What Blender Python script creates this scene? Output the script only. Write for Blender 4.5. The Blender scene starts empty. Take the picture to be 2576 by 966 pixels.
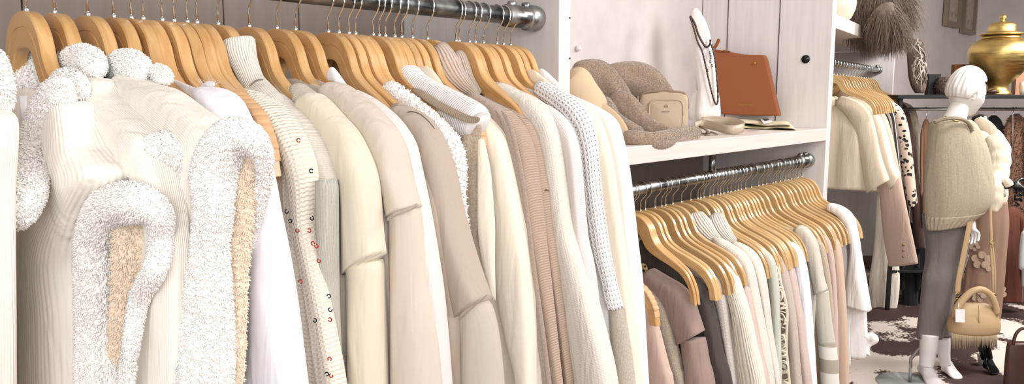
import bpy, math, random
import numpy as np
random.seed(7); rng = np.random.default_rng(7)
PI = math.pi
col = bpy.context.scene.collection
scene = bpy.context.scene

# ------------------------------------------------------------------ camera
CAM_H = 1.6; YAW = math.radians(41.6); PITCH = math.radians(-7.3); F = 1930.0
cd = bpy.data.cameras.new('camera'); cam = bpy.data.objects.new('camera', cd); col.objects.link(cam)
cam.location = (0, 0, CAM_H)
cam.rotation_euler = (PI/2 + PITCH, 0, YAW - PI/2)
cd.sensor_width = 36; cd.lens = F/2576*36; cd.clip_start = .02
scene.camera = cam
scene.view_settings.view_transform = 'Standard'; scene.view_settings.look = 'None'
scene.view_settings.gamma = 1; scene.view_settings.use_curve_mapping = False
scene.view_settings.exposure = -0.02
# ------------------------------------------------------------------ light
w = bpy.data.worlds.new('world'); scene.world = w; w.use_nodes = True
w.node_tree.nodes['Background'].inputs[0].default_value = (1.0, .985, .97, 1)
w.node_tree.nodes['Background'].inputs[1].default_value = .5
def area(name, loc, target, size, power, colr=(1, .985, .97), sy=None):
    l = bpy.data.lights.new(name, 'AREA'); l.energy = power; l.size = size; l.color = colr
    if sy: l.shape = 'RECTANGLE'; l.size_y = sy
    o = bpy.data.objects.new(name, l); col.objects.link(o); o.location = loc
    from mathutils import Vector
    o.rotation_euler = (Vector(target)-Vector(loc)).to_track_quat('-Z', 'Y').to_euler()
    return o
area('unseen_front_light', (1.9, -2.1, 2.3), (1.2, 1.3, 1.25), 1.2, 54, (1, .99, .985))  # key light from the right front; unseen source, no known window
area('unseen_front_light', (-1.1, -1.3, 2.0), (.7, 1.2, 1.35), 1.6, 58, (1, .99, .985))  # added fill for the left-facing cloth
area('ceiling_light', (2.6, -.4, 2.85), (2.6, .9, 1.0), .8, 36, (1, .975, .94))
area('ceiling_light', (4.6, -.2, 2.85), (4.8, .9, 1.0), .8, 55, (1, .975, .94))
area('ceiling_light', (6.4, -.2, 2.85), (6.6, 1.2, 1.0), 1.2, 170, (1, .96, .92))

# ------------------------------------------------------------------ camera maths (pixels of the 2576x966 frame -> points)
CP, SP = math.cos(PITCH), math.sin(PITCH)
FW = np.array([math.cos(YAW)*CP, math.sin(YAW)*CP, SP]); RT = np.array([math.sin(YAW), -math.cos(YAW), 0.]); UP = np.cross(RT, FW)
C0 = np.array([0, 0, CAM_H])
def ray(px, py): return FW*F + RT*(px-1288) + UP*(483-py)
def on_plane(px, py, p0, n):
    d = ray(px, py); return C0 + d*(np.dot(np.asarray(p0)-C0, n)/np.dot(d, n))
def onX(px, py, x): d = ray(px, py); return C0 + d*(x/d[0])
def onY(px, py, y): d = ray(px, py); return C0 + d*(y/d[1])
def onZ(px, py, z): d = ray(px, py); return C0 + d*((z-CAM_H)/d[2])
def onD(px, py, dep): return C0 + ray(px, py)*dep/F
def proj(p):
    v = np.asarray(p)-C0; q = v@FW; return np.array([1288+F*(v@RT)/q, 483-F*(v@UP)/q])

# ------------------------------------------------------------------ materials
def srgb(r, g, b):
    f = lambda c: (c/255/12.92 if c/255 <= .04045 else ((c/255+.055)/1.055)**2.4)
    return (f(r), f(g), f(b), 1)
MATS = {}
def new_mat(name, c, rough=.6, metal=0, spec=.5, sheen=0, trans=0, ior=1.45):
    m = bpy.data.materials.new(name); m.use_nodes = True
    b = m.node_tree.nodes['Principled BSDF']
    b.inputs['Base Color'].default_value = c; b.inputs['Roughness'].default_value = rough
    b.inputs['Metallic'].default_value = metal; b.inputs['Specular IOR Level'].default_value = spec
    b.inputs['Sheen Weight'].default_value = sheen; b.inputs['Sheen Roughness'].default_value = .5
    b.inputs['Transmission Weight'].default_value = trans; b.inputs['IOR'].default_value = ior
    return m, m.node_tree, b
def N(nt, t, **kw):
    n = nt.nodes.new(t)
    for k, v in kw.items():
        if k in n.inputs: n.inputs[k].default_value = v
        else: setattr(n, k, v)
    return n
def math_n(nt, op, a, b=None, clamp=False):
    n = nt.nodes.new('ShaderNodeMath'); n.operation = op; n.use_clamp = clamp
    for i, v in ((0, a), (1, b)):
        if v is None: continue
        if isinstance(v, (int, float)): n.inputs[i].default_value = v
        else: nt.links.new(v, n.inputs[i])
    return n.outputs[0]
def ramp(nt, src, stops):
    r = nt.nodes.new('ShaderNodeValToRGB'); nt.links.new(src, r.inputs[0])
    e = r.color_ramp.elements
    while len(e) < len(stops): e.new(.5)
    for el, (p, c) in zip(e, stops): el.position = p; el.color = c
    return r.outputs[0]
def bump(nt, b, h, strength, dist):
    n = nt.nodes.new('ShaderNodeBump'); n.inputs['Strength'].default_value = strength; n.inputs['Distance'].default_value = dist
    nt.links.new(h, n.inputs['Height'])
    if b.inputs['Normal'].links: nt.links.new(b.inputs['Normal'].links[0].from_socket, n.inputs['Normal'])
    nt.links.new(n.outputs[0], b.inputs['Normal'])
def mul(c, k): return (min(1, c[0]*k), min(1, c[1]*k), min(1, c[2]*k), 1)

def fabric(name, rgb, kind='plain', p=.004, depth=.0012, rough=.92, melange=.0, sheen=.15):
    """woven / knitted cloth; UV is in metres: u along the cloth, v around it"""
    if name in MATS: return MATS[name]
    c = srgb(*rgb); m, nt, b = new_mat(name, c, rough, 0, .25, sheen)
    uv = N(nt, 'ShaderNodeUVMap'); sep = N(nt, 'ShaderNodeSeparateXYZ'); nt.links.new(uv.outputs[0], sep.inputs[0])
    U, V = sep.outputs[0], sep.outputs[1]
    geo = N(nt, 'ShaderNodeTexCoord')
    dmap = N(nt, 'ShaderNodeMapping'); dmap.inputs['Scale'].default_value = (26, 26, 5); nt.links.new(geo.outputs['Object'], dmap.inputs[0])
    drape = N(nt, 'ShaderNodeTexNoise', Scale=1., Detail=2., Distortion=.8); nt.links.new(dmap.outputs[0], drape.inputs['Vector'])
    db = N(nt, 'ShaderNodeBump'); db.inputs['Strength'].default_value = .55; db.inputs['Distance'].default_value = .012; nt.links.new(drape.outputs[0], db.inputs['Height'])
    if rough >= .5: nt.links.new(db.outputs[0], b.inputs['Normal'])
    fine = N(nt, 'ShaderNodeTexNoise', Scale=700., Detail=2.); nt.links.new(geo.outputs['Object'], fine.inputs['Vector'])
    wob = N(nt, 'ShaderNodeTexNoise', Scale=40., Detail=2.); nt.links.new(geo.outputs['Object'], wob.inputs['Vector'])
    wv = math_n(nt, 'MULTIPLY', math_n(nt, 'SUBTRACT', wob.outputs[0], .5), p*.45)
    def wave(src, per, ph=0.):
        s = math_n(nt, 'ADD', src, wv)
        return math_n(nt, 'ADD', math_n(nt, 'MULTIPLY', math_n(nt, 'SINE', math_n(nt, 'ADD', math_n(nt, 'MULTIPLY', s, 2*PI/per), ph)), .5), .5)
    h = fine.outputs[0]
    if kind == 'plain':
        tw = math_n(nt, 'ADD', wave(U, p), wave(V, p)); h = math_n(nt, 'ADD', math_n(nt, 'MULTIPLY', tw, .35), fine.outputs[0])
        bump(nt, b, h, .35, depth*.5)
    elif kind == 'smooth':
        bump(nt, b, h, .15, .0004)
    elif kind in ('rib', 'ribx'):
        a, o = (V, U) if kind == 'rib' else (U, V)
        r = math_n(nt, 'POWER', wave(a, p), .6)
        st = wave(o, p*.45)
        h2 = math_n(nt, 'ADD', math_n(nt, 'ADD', r, math_n(nt, 'MULTIPLY', st, .15)), math_n(nt, 'MULTIPLY', fine.outputs[0], .2))
        bump(nt, b, h2, .85, depth)
    elif kind == 'garter':
        sh = math_n(nt, 'MULTIPLY', wave(V, p*1.25), p*.2); rw = math_n(nt, 'POWER', wave(math_n(nt, 'ADD', U, sh), p), .7)
        h2 = math_n(nt, 'ADD', math_n(nt, 'ADD', rw, math_n(nt, 'MULTIPLY', wave(V, p*1.25, 1.), .35)), math_n(nt, 'MULTIPLY', fine.outputs[0], .35))
        bump(nt, b, h2, .8, depth)
    elif kind == 'knit':
        # rows of stitches: columns with V-shaped loops
        colw = wave(V, p); zig = math_n(nt, 'MULTIPLY', math_n(nt, 'ABSOLUTE', math_n(nt, 'SUBTRACT', math_n(nt, 'FRACT', math_n(nt, 'DIVIDE', V, p)), .5)), p*1.2)
        rw = wave(math_n(nt, 'ADD', U, zig), p*.8)
        h2 = math_n(nt, 'ADD', math_n(nt, 'ADD', math_n(nt, 'MULTIPLY', colw, .6), math_n(nt, 'MULTIPLY', rw, .7)), math_n(nt, 'MULTIPLY', fine.outputs[0], .4))
        bump(nt, b, h2, .5, depth*.5)
    elif kind == 'openknit':
        # rows of elongated loops with small eyelets between them
        colw = wave(V, p); rw = wave(math_n(nt, 'ADD', U, math_n(nt, 'MULTIPLY', colw, p*.5)), p*1.1, 1.3)
        h2 = math_n(nt, 'ADD', math_n(nt, 'MULTIPLY', math_n(nt, 'MAXIMUM', colw, rw), 1.), math_n(nt, 'MULTIPLY', fine.outputs[0], .25))
        bump(nt, b, h2, .9, depth)
        nt.links.new(math_n(nt, 'GREATER_THAN', math_n(nt, 'MAXIMUM', colw, rw), .09), b.inputs['Alpha'])
    elif kind == 'open':
        # openwork knit: real holes between the yarns
        cv = N(nt, 'ShaderNodeCombineXYZ')
        nt.links.new(math_n(nt, 'DIVIDE', U, p*1.9), cv.inputs[0]); nt.links.new(math_n(nt, 'DIVIDE', V, p), cv.inputs[1])
        vo = N(nt, 'ShaderNodeTexVoronoi', Scale=1., Randomness=.7); vo.voronoi_dimensions = '2D'; nt.links.new(cv.outputs[0], vo.inputs['Vector'])
        vn = math_n(nt, 'ADD', vo.outputs['Distance'], math_n(nt, 'MULTIPLY', math_n(nt, 'SUBTRACT', wob.outputs[0], .5), .5))
        bump(nt, b, math_n(nt, 'ADD', vn, math_n(nt, 'MULTIPLY', fine.outputs[0], .3)), 1., depth*1.4)
        nt.links.new(math_n(nt, 'GREATER_THAN', vn, .10), b.inputs['Alpha'])
    if melange:
        me = N(nt, 'ShaderNodeTexNoise', Scale=260., Detail=3.); nt.links.new(geo.outputs['Object'], me.inputs['Vector'])
        nt.links.new(ramp(nt, me.outputs[0], [(.35, mul(c, 1-melange)), (.65, mul(c, 1+melange*.4))]), b.inputs['Base Color'])
    MATS[name] = m; return m

def plain(name, rgb, rough=.6, metal=0, **k):
    if name not in MATS: MATS[name] = new_mat(name, srgb(*rgb), rough, metal, **k)[0]
    return MATS[name]
def wood_mat(name, a, b_, rough=.3, along='X'):
    if name in MATS: return MATS[name]
    m, nt, b = new_mat(name, srgb(*a), rough, 0, .5)
    b.inputs['Coat Weight'].default_value = .35; b.inputs['Coat Roughness'].default_value = .12
    tc = N(nt, 'ShaderNodeTexCoord'); mp = N(nt, 'ShaderNodeMapping'); nt.links.new(tc.outputs['Object'], mp.inputs[0])
    mp.inputs['Scale'].default_value = (60, 5, 12)
    oi = N(nt, 'ShaderNodeObjectInfo'); 
    ad = N(nt, 'ShaderNodeVectorMath', operation='ADD'); nt.links.new(mp.outputs[0], ad.inputs[0])
    sc = N(nt, 'ShaderNodeVectorMath', operation='SCALE'); nt.links.new(oi.outputs['Random'], sc.inputs['Scale']); sc.inputs[0].default_value = (37, 51, 13)
    nt.links.new(sc.outputs[0], ad.inputs[1])
    no = N(nt, 'ShaderNodeTexNoise', Scale=1.2, Detail=4., Distortion=.6); nt.links.new(ad.outputs[0], no.inputs['Vector'])
    cr = ramp(nt, no.outputs[0], [(.3, srgb(*a)), (.7, srgb(*b_))])
    hs = N(nt, 'ShaderNodeHueSaturation'); nt.links.new(cr, hs.inputs['Color'])
    nt.links.new(math_n(nt, 'ADD', math_n(nt, 'MULTIPLY', oi.outputs['Random'], .22), .87), hs.inputs['Value'])
    nt.links.new(hs.outputs[0], b.inputs['Base Color']); bump(nt, b, no.outputs[0], .08, .001)
    MATS[name] = m; return m
def paint_mat(name, rgb, rough=.5, sc=(3, 60, 60), bs=.25):
    if name in MATS: return MATS[name]
    m, nt, b = new_mat(name, srgb(*rgb), rough, 0, .4)
    tc = N(nt, 'ShaderNodeTexCoord'); mp = N(nt, 'ShaderNodeMapping'); nt.links.new(tc.outputs['Object'], mp.inputs[0]); mp.inputs['Scale'].default_value = sc
    no = N(nt, 'ShaderNodeTexNoise', Scale=1., Detail=5.); nt.links.new(mp.outputs[0], no.inputs['Vector'])
    c = srgb(*rgb)
    nt.links.new(ramp(nt, no.outputs[0], [(.35, mul(c, .94)), (.6, mul(c, 1.03))]), b.inputs['Base Color'])
    bump(nt, b, no.outputs[0], bs, .002)
    MATS[name] = m; return m

WOOD = wood_mat('varnished_wood', (220, 178, 124), (196, 148, 92))
WOODP = wood_mat('pale_wood', (216, 184, 134), (196, 156, 104))
WOODL = wood_mat('light_hanger_wood', (232, 200, 148), (214, 174, 116))
CHROME = plain('chrome', (225, 225, 225), .12, 1)
STEEL = plain('galvanised_steel', (150, 152, 152), .32, 1)
m_, nt_, b_ = new_mat('zinc_tube', srgb(158, 160, 160), .3, 1)
tc_ = N(nt_, 'ShaderNodeTexCoord'); no_ = N(nt_, 'ShaderNodeTexNoise', Scale=22., Detail=5.); nt_.links.new(tc_.outputs['Object'], no_.inputs['Vector'])
nt_.links.new(ramp(nt_, no_.outputs[0], [(.35, srgb(120, 122, 122)), (.65, srgb(176, 178, 176))]), b_.inputs['Base Color'])
nt_.links.new(ramp(nt_, no_.outputs[0], [(.3, (.2, .2, .2, 1)), (.7, (.42, .42, .42, 1))]), b_.inputs['Roughness'])
ZINC = m_
PANEL = paint_mat('white_painted_boards', (222, 218, 216), .45, (40, 40, 3))
SHELF = paint_mat('white_shelf_paint', (220, 212, 206), .45, (3, 50, 50))
TAUPE = paint_mat('taupe_back_boards', (136, 124, 116), .6, (40, 40, 3), .1)
WALLP = paint_mat('pinkish_white_plaster', (218, 208, 207), .8, (9, 9, 9), .25)
WALLQ = paint_mat('far_white_wall', (232, 226, 224), .8, (4, 4, 4), .1)
BLACK = plain('black_metal', (22, 22, 23), .4)
BLKP = plain('black_plastic', (14, 14, 15), .35)

# ------------------------------------------------------------------ object helpers
ORG = {}
def root(name, loc, label, cat, group=None):
    o = bpy.data.objects.new(name, None); col.objects.link(o); o.location = loc; o.empty_display_size = .05
    o['label'] = label; o['category'] = cat
    if group: o['group'] = group
    ORG[o] = np.array(loc, float); return o
def tag(o, label, cat, group=None):
    o['label'] = label; o['category'] = cat
    if group: o['group'] = group
    return o
def kind(o, k='structure'): o['kind'] = k; return o
class MB:
    def __init__(s): s.v = []; s.f = []; s.uv = []; s.mi = []; s.n = 0; s.nl = 0; s.over = []; s.nr = []
    def add(s, v, f, uv=None, mi=0, luv=None, nr=None):
        v = np.asarray(v, float).reshape(-1, 3); s.v.append(v); s.nr.append(np.zeros_like(v) if nr is None else nr)
        if luv is not None: s.over.append((s.nl, luv))
        s.nl += sum(map(len, f))
        if uv is None: uv = v[:, :2]*0
        s.uv.append(np.asarray(uv, float))
        s.f += [tuple(i+s.n for i in q) for q in f]; s.mi += [mi]*len(f); s.n += len(v); return s
    def box(s, lo, hi, ax=None, mi=0):
        lo = np.array(lo, float); hi = np.array(hi, float)
        p = np.array([[(lo, hi)[i][0], (lo, hi)[j][1], (lo, hi)[k][2]] for i in (0, 1) for j in (0, 1) for k in (0, 1)])
        return s.add(p, [(0, 1, 3, 2), (4, 6, 7, 5), (0, 4, 5, 1), (2, 3, 7, 6), (0, 2, 6, 4), (1, 5, 7, 3)], mi=mi)
    def rings(s, R, close=True, uvs=None, caps=True, mi=0):
        R = np.asarray(R, float); n, m = R.shape[:2]
        f = []; luv = None
        for i in range(n-1):
            for j in range(m if close else m-1):
                k = (j+1) % m; f.append((i*m+j, (i+1)*m+j, (i+1)*m+k, i*m+k))
        if close and uvs is not None:                     # keep the cloth pattern running over the seam
            U = np.concatenate([uvs, uvs[:, -1:]+(uvs[:, -1:]-uvs[:, -2:-1])], 1)
            luv = np.stack([U[:-1, :-1], U[1:, :-1], U[1:, 1:], U[:-1, 1:]], 2).reshape(-1, 2)
        if close and caps: f += [tuple(range(m)), tuple(range(n*m-1, n*m-m-1, -1))]
        return s.add(R.reshape(-1, 3), f, None if uvs is None else uvs.reshape(-1, 2), mi, luv)
    def tube(s, P, r, m=10, k=1., caps=True, mi=0):
        P = np.asarray(P, float); n = len(P); r = np.broadcast_to(np.asarray(r, float), (n,))
        T = np.gradient(P, axis=0); T /= np.linalg.norm(T, axis=1)[:, None]+1e-12
        a = np.array([0, 0, 1.]) if abs(T[0][2]) < .9 else np.array([1., 0, 0]); R = []
        nrm = np.cross(T[0], a)
        L = np.r_[0, np.cumsum(np.linalg.norm(np.diff(P, axis=0), axis=1))]
        for i in range(n):
            nrm = nrm - T[i]*np.dot(nrm, T[i]); nrm /= np.linalg.norm(nrm)+1e-12; bi = np.cross(T[i], nrm)
            th = np.arange(m)*2*PI/m
            R.append(P[i]+r[i]*(np.cos(th)[:, None]*nrm+k*np.sin(th)[:, None]*bi))
        uv = np.zeros((n, m, 2)); uv[..., 0] = L[:, None]; uv[..., 1] = (np.arange(m)/m)[None]*2*PI*r.mean()
        return s.rings(R, True, uv, caps, mi)
    def lathe(s, prof, c, m=32, ax=None, mi=0):
        """prof: (r,z) pairs about the vertical axis through c"""
        th = np.arange(m)*2*PI/m
        R = [[(c[0]+r*math.cos(t), c[1]+r*math.sin(t), c[2]+z) for t in th] for r, z in prof]
        return s.rings(R, True, None, True, mi)
    def link(s, name, mat, parent=None, smooth=True, loc=None, bevel=0, sub=0):
        V = np.concatenate(s.v); UV = np.concatenate(s.uv)
        og = ORG[parent] if parent is not None else (np.array(loc, float) if loc is not None else V.mean(0)*[1, 1, 0]+[0, 0, V[:, 2].min()])
        me = bpy.data.meshes.new(name); me.from_pydata((V-og).tolist(), [], s.f)
        ul = me.uv_layers.new(name='UVMap')
        idx = np.empty(len(me.loops), int); me.loops.foreach_get('vertex_index', idx)
        LU = UV[idx]
        for st, a in s.over: LU[st:st+len(a)] = a
        ul.data.foreach_set('uv', LU.astype(np.float32).ravel())
        for q in (mat if isinstance(mat, (list, tuple)) else [mat]): me.materials.append(q)
        if any(s.mi): me.polygons.foreach_set('material_index', s.mi)
        if smooth: me.polygons.foreach_set('use_smooth', [True]*len(me.polygons))
        me.update(); NR = np.concatenate(s.nr)
        if np.any(NR): me.normals_split_custom_set_from_vertices(NR.tolist())
        o = bpy.data.objects.new(name, me); col.objects.link(o)
        if parent is not None: o.parent = parent; ORG[o] = og
        else: o.location = og; ORG[o] = og
        if bevel:
            b = o.modifiers.new('bevel', 'BEVEL'); b.width = bevel; b.segments = 2; b.limit_method = 'ANGLE'
        if sub:
            b = o.modifiers.new('subdivision', 'SUBSURF'); b.levels = b.render_levels = sub
        return o
def fix_normals(o):
    import bmesh
    bm = bmesh.new(); bm.from_mesh(o.data); bmesh.ops.recalc_face_normals(bm, faces=bm.faces); bm.to_mesh(o.data); bm.free(); return o
def spl(P, n):
    """smooth resample of a polyline (Catmull-Rom), equal arc length"""
    P = np.asarray(P, float)
    if len(P) < 2: return np.repeat(P, n, 0)
    Q = np.vstack([2*P[0]-P[1], P, 2*P[-1]-P[-2]]); out = []
    for i in range(1, len(Q)-2):
        for t in np.linspace(0, 1, 14, endpoint=False):
            a, b, c, d = Q[i-1:i+3]
            out.append(.5*((2*b)+(c-a)*t+(2*a-5*b+4*c-d)*t*t+(3*b-a-3*c+d)*t**3))
    out.append(Q[-2]); out = np.array(out)
    L = np.r_[0, np.cumsum(np.linalg.norm(np.diff(out[:, :2] if out.shape[1] > 2 else out, axis=0), axis=1))]
    q = np.linspace(0, L[-1], n); return np.stack([np.interp(q, L, out[:, k]) for k in range(out.shape[1])], 1)

def ribbon(O, I, p0, rd, T=.03, kT=.8, n=70, m=36, fold=.05, seed=0, mirror=None, power=.72, ribs=0, amp=.0011):
    """cloth tube whose outer edge follows O and inner edge follows I (pixels), standing in the vertical plane through p0
    square to the rail direction rd; T is its greatest half thickness (m)"""
    O = spl(O, n); I = spl(I, n); r = np.random.default_rng(seed); ph = r.uniform(0, 6.28, 4); tw = r.uniform(-6, 6, 4)
    Ow = np.array([on_plane(*q, p0, rd) for q in O]); Iw = np.array([on_plane(*q, p0, rd) for q in I]); Cw = (Ow+Iw)/2
    L = np.r_[0, np.cumsum(np.linalg.norm(np.diff(Cw, axis=0), axis=1))]; R = []; UV = np.zeros((n, m, 2)); th = np.arange(m)*2*PI/m
    taper = np.clip(L/.012, .15, 1)**.5
    for i in range(n):
        d = O[i]-I[i]; W = np.linalg.norm(d)/2+1e-6; d /= 2*W
        e1 = Ow[i]-Iw[i]; wid = np.linalg.norm(e1); e1 /= wid+1e-9
        c0 = proj(Cw[i]); p1 = abs(((proj(Cw[i]+e1*.01)-c0)/.01)@d); p2 = abs(((proj(Cw[i]+rd*.01)-c0)/.01)@d)
        Tm = min(T, kT*W/max(p2, p1*.6), .85*W/p2 if p2 > 1 else 9)
        a = math.sqrt(max(W*W-(Tm*p2)**2, W*W*.05))/p1
        u = L[i]/max(L[-1], .01); am = fold*min(1, u*1.6)
        f = 1+am*(np.sin(3*th+ph[0]+tw[0]*u)*.6+np.sin(5*th+ph[1]+tw[1]*u)*.5+np.sin(2*th+ph[2]+tw[2]*u)*.5)
        cs, sn = np.cos(th), np.sin(th); cs = np.sign(cs)*abs(cs)**power; sn = np.sign(sn)*abs(sn)**power
        R.append(Cw[i]+(e1*a)*(f*cs)[:, None]*taper[i]+rd*Tm*(f*sn)[:, None]*taper[i])
        UV[i, :, 0] = L[i]; UV[i, :, 1] = th/(2*PI)*(a+Tm)*PI
    # uv: use mean girth to keep ribs straight
    g = np.mean([(UV[i, -1, 1]) for i in range(n)]); UV[:, :, 1] = (th/(2*PI)*g)[None]
    R = np.array(R)
    if ribs:                                              # real raised ribs, evenly spaced around the cloth
        for i in range(n):
            r_ = R[i]; q = np.vstack([r_, r_[:1]]); l = np.r_[0, np.cumsum(np.linalg.norm(np.diff(q, axis=0), axis=1))]
            tq = np.linspace(0, l[-1], m, endpoint=False); r2 = np.stack([np.interp(tq, l, q[:, k]) for k in range(3)], 1)
            if i == n//2: g = l[-1]
            tn = np.roll(r2, -1, 0)-np.roll(r2, 1, 0); ax = Cw[min(n-1, i+1)]-Cw[max(0, i-1)]; no = np.cross(tn, ax); no /= np.linalg.norm(no, axis=1)[:, None]+1e-12
            no *= np.sign(np.sum(no*(r2-Cw[i]), 1).mean())
            kr = round(m/5); R[i] = r2+no*(amp*(abs(np.sin(PI*kr*np.arange(m)/m+.02*math.sin(i*.7)))**.7-.4))[:, None]*min(1, L[i]/.03)
    if mirror is not None:
        nn = np.array([-rd[1], rd[0], 0]); dd = (R-np.asarray(mirror))@nn; R = R-2*dd[..., None]*nn; R = R[:, ::-1]
    return R, UV, Cw
def ext(P, y=1230):
    """carry the last segment of a pixel outline down below the frame"""
    P = [tuple(q) for q in P]; (x0, y0), (x1, y1) = P[-2], P[-1]
    s = (x1-x0)/max(1, (y1-y0)); s = max(-.12, min(.12, s)); P.append((x1+s*(y-y1), y)); return P

def slab(cw, p0, rd, zb, T=.016, fold=.012, seed=0, ztop=None, wback=.24, rows=40, m=44, inset=.0):
    """body of a hanging garment: thin folded bag between its front edge (points cw) and the mirrored back edge"""
    nn = np.array([rd[1], -rd[0], 0])                      # towards the viewer
    z = cw[:, 2]; s = (cw-np.asarray(p0))@nn
    if s[0] > .08 and s[0] < .24: z = np.r_[p0[2]-.082, z]; s = np.r_[.05, s]     # slope up to the neck
    k = np.argsort(z); z = z[k]; s = s[k]
    zt = z[-1]-.01 if ztop is None else ztop; r = np.random.default_rng(seed); ph = r.uniform(0, 6.28, 6)
    R = []; UV = np.zeros((rows, m, 2)); th = np.arange(m)*2*PI/m
    for i in range(rows):
        zz = zt-(zt-zb)*(i/(rows-1))**1.3; f = np.interp(zz, z, s)-inset; bk = min(f, wback)
        c = (f-bk)/2; h = (f+bk)/2; u = (zt-zz)/(zt-zb)
        cs, sn = np.cos(th), np.sin(th); sc = np.sign(cs)*abs(cs)**.9; ss = np.sign(sn)*abs(sn)**.45
        t = T*min(1, .35+u*2.5)
        lat = c+h*sc
        dx = fold*min(1, u*2)*(np.sin(lat*38+ph[0]+u*1.2)*.6+np.sin(lat*70+ph[1]-u*2)*.35+np.sin(lat*17+ph[2])*.5)
        R.append(np.asarray(p0)*[1, 1, 0]+nn*lat[:, None]+rd*(dx+t*ss)[:, None]+np.array([0, 0, zz]))
        UV[i, :, 0] = zz; UV[i, :, 1] = np.where(sn >= 0, lat, -lat+1)
    return np.array(R), UV

def tufts(mb, R, dens, ln, wd, down=.5, jit=.6, seg=2, mi=0, seed=0, amp=1.):
    """little curled locks standing on a ring surface R (n,m,3)"""
    r = np.random.default_rng(seed); n, m = R.shape[:2]
    A = R[:-1]; B = R[1:]; Cn = np.roll(R, -1, 1)[:-1]
    ar = np.linalg.norm(np.cross(B-A, Cn-A), axis=2).ravel(); K = int(ar.sum()*dens); K = min(K, 90000)
    pick = r.choice(len(ar), K, p=ar/ar.sum()); i, j = np.divmod(pick, m); u = r.random((K, 1)); v = r.random((K, 1))
    j2 = (j+1) % m
    a, b, c, d = R[i, j], R[i+1, j], R[i, j2], R[i+1, j2]
    P = a*(1-u)*(1-v)+b*u*(1-v)+c*(1-u)*v+d*u*v
    cen = R.mean(1)[i]; nr = np.cross(b-a, c-a); nr /= np.linalg.norm(nr, axis=1)[:, None]+1e-9
    sg = np.sign(np.sum(nr*(P-cen), 1))[:, None]; nr *= sg
    d0 = nr+r.normal(0, jit, (K, 3)); d0 /= np.linalg.norm(d0, axis=1)[:, None]
    d1 = d0*.6+np.array([0, 0, -down])+r.normal(0, jit, (K, 3))*.7; d1 /= np.linalg.norm(d1, axis=1)[:, None]
    l = (ln*r.uniform(.6, 1.3, K))[:, None]; w = (wd*r.uniform(.7, 1.3, K))[:, None]
    s1 = np.cross(d0, r.normal(0, 1, (K, 3))); s1 /= np.linalg.norm(s1, axis=1)[:, None]+1e-9; s2 = np.cross(d0, s1)
    base = P-nr*ln*.15; mid = base+d0*l*.55; tip = mid+d1*l*.5
    NS = 3
    q0 = np.arange(NS)*2*PI/NS; V = np.zeros((K, 3*NS+1, 3)); kf = (.5, .56, .3) if wd > .002 else (.5, .45, .3)
    for q in range(NS):
        o = s1*math.cos(q0[q])+s2*math.sin(q0[q])
        V[:, q] = base+o*w*kf[0]; V[:, NS+q] = base+(mid-base)*.8+o*w*kf[1]; V[:, 2*NS+q] = mid+(tip-mid)*.55+o*w*kf[2]
    V[:, 3*NS] = tip
    qf = [(a_*NS+q, a_*NS+(q+1) % NS, (a_+1)*NS+(q+1) % NS, (a_+1)*NS+q) for a_ in (0, 1) for q in range(NS)]; tf = [(2*NS+q, 2*NS+(q+1) % NS, 3*NS) for q in range(NS)]
    off = (np.arange(K)*(3*NS+1))[:, None, None]
    f = [tuple(x) for x in (np.array(qf)[None]+off).reshape(-1, 4).tolist()]+[tuple(x) for x in (np.array(tf)[None]+off).reshape(-1, 3).tolist()]
    mb.add(V.reshape(-1, 3), f, mi=mi)

def ptube(st, n=60, m=28, fold=0., seed=0, ripple=0., rnd=0.):
    """closed tube; st: (px, py, half width px, depth m, flattening)"""
    S = spl(st, n); Cw = np.array([onD(q[0], q[1], q[3]) for q in S]); r = np.random.default_rng(seed); ph = r.uniform(0, 6.28, 4)
    T = np.gradient(Cw, axis=0); T /= np.linalg.norm(T, axis=1)[:, None]+1e-12; R = []; th = np.arange(m)*2*PI/m
    L = np.r_[0, np.cumsum(np.linalg.norm(np.diff(Cw, axis=0), axis=1))]; UV = np.zeros((n, m, 2)); pn = None
    for i in range(n):
        v = Cw[i]-C0; v /= np.linalg.norm(v); n1 = np.cross(T[i], v); n1 /= np.linalg.norm(n1)+1e-9
        if pn is not None and n1@pn < 0: n1 = -n1
        pn = n1; n2 = np.cross(n1, T[i]); w = S[i][2]*S[i][3]/F; u = i/(n-1)
        if rnd: w *= math.sqrt(max(.004, 1-max(0, 1-u/rnd, 1-(1-u)/rnd)**2))
        f = 1+fold*(np.sin(3*th+ph[0]+4*u)*.5+np.sin(7*th+ph[1]-3*u)*.4+np.sin(5*th+ph[2]+9*u)*.4)+ripple*np.sin(L[i]*90+2*np.sin(th+ph[3]))
        R.append(Cw[i]+n1*w*(np.cos(th)*f)[:, None]+n2*w*S[i][4]*(np.sin(th)*f)[:, None])
        UV[i, :, 0] = L[i]; UV[i, :, 1] = th/(2*PI)*.25
    return np.array(R), UV
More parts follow.
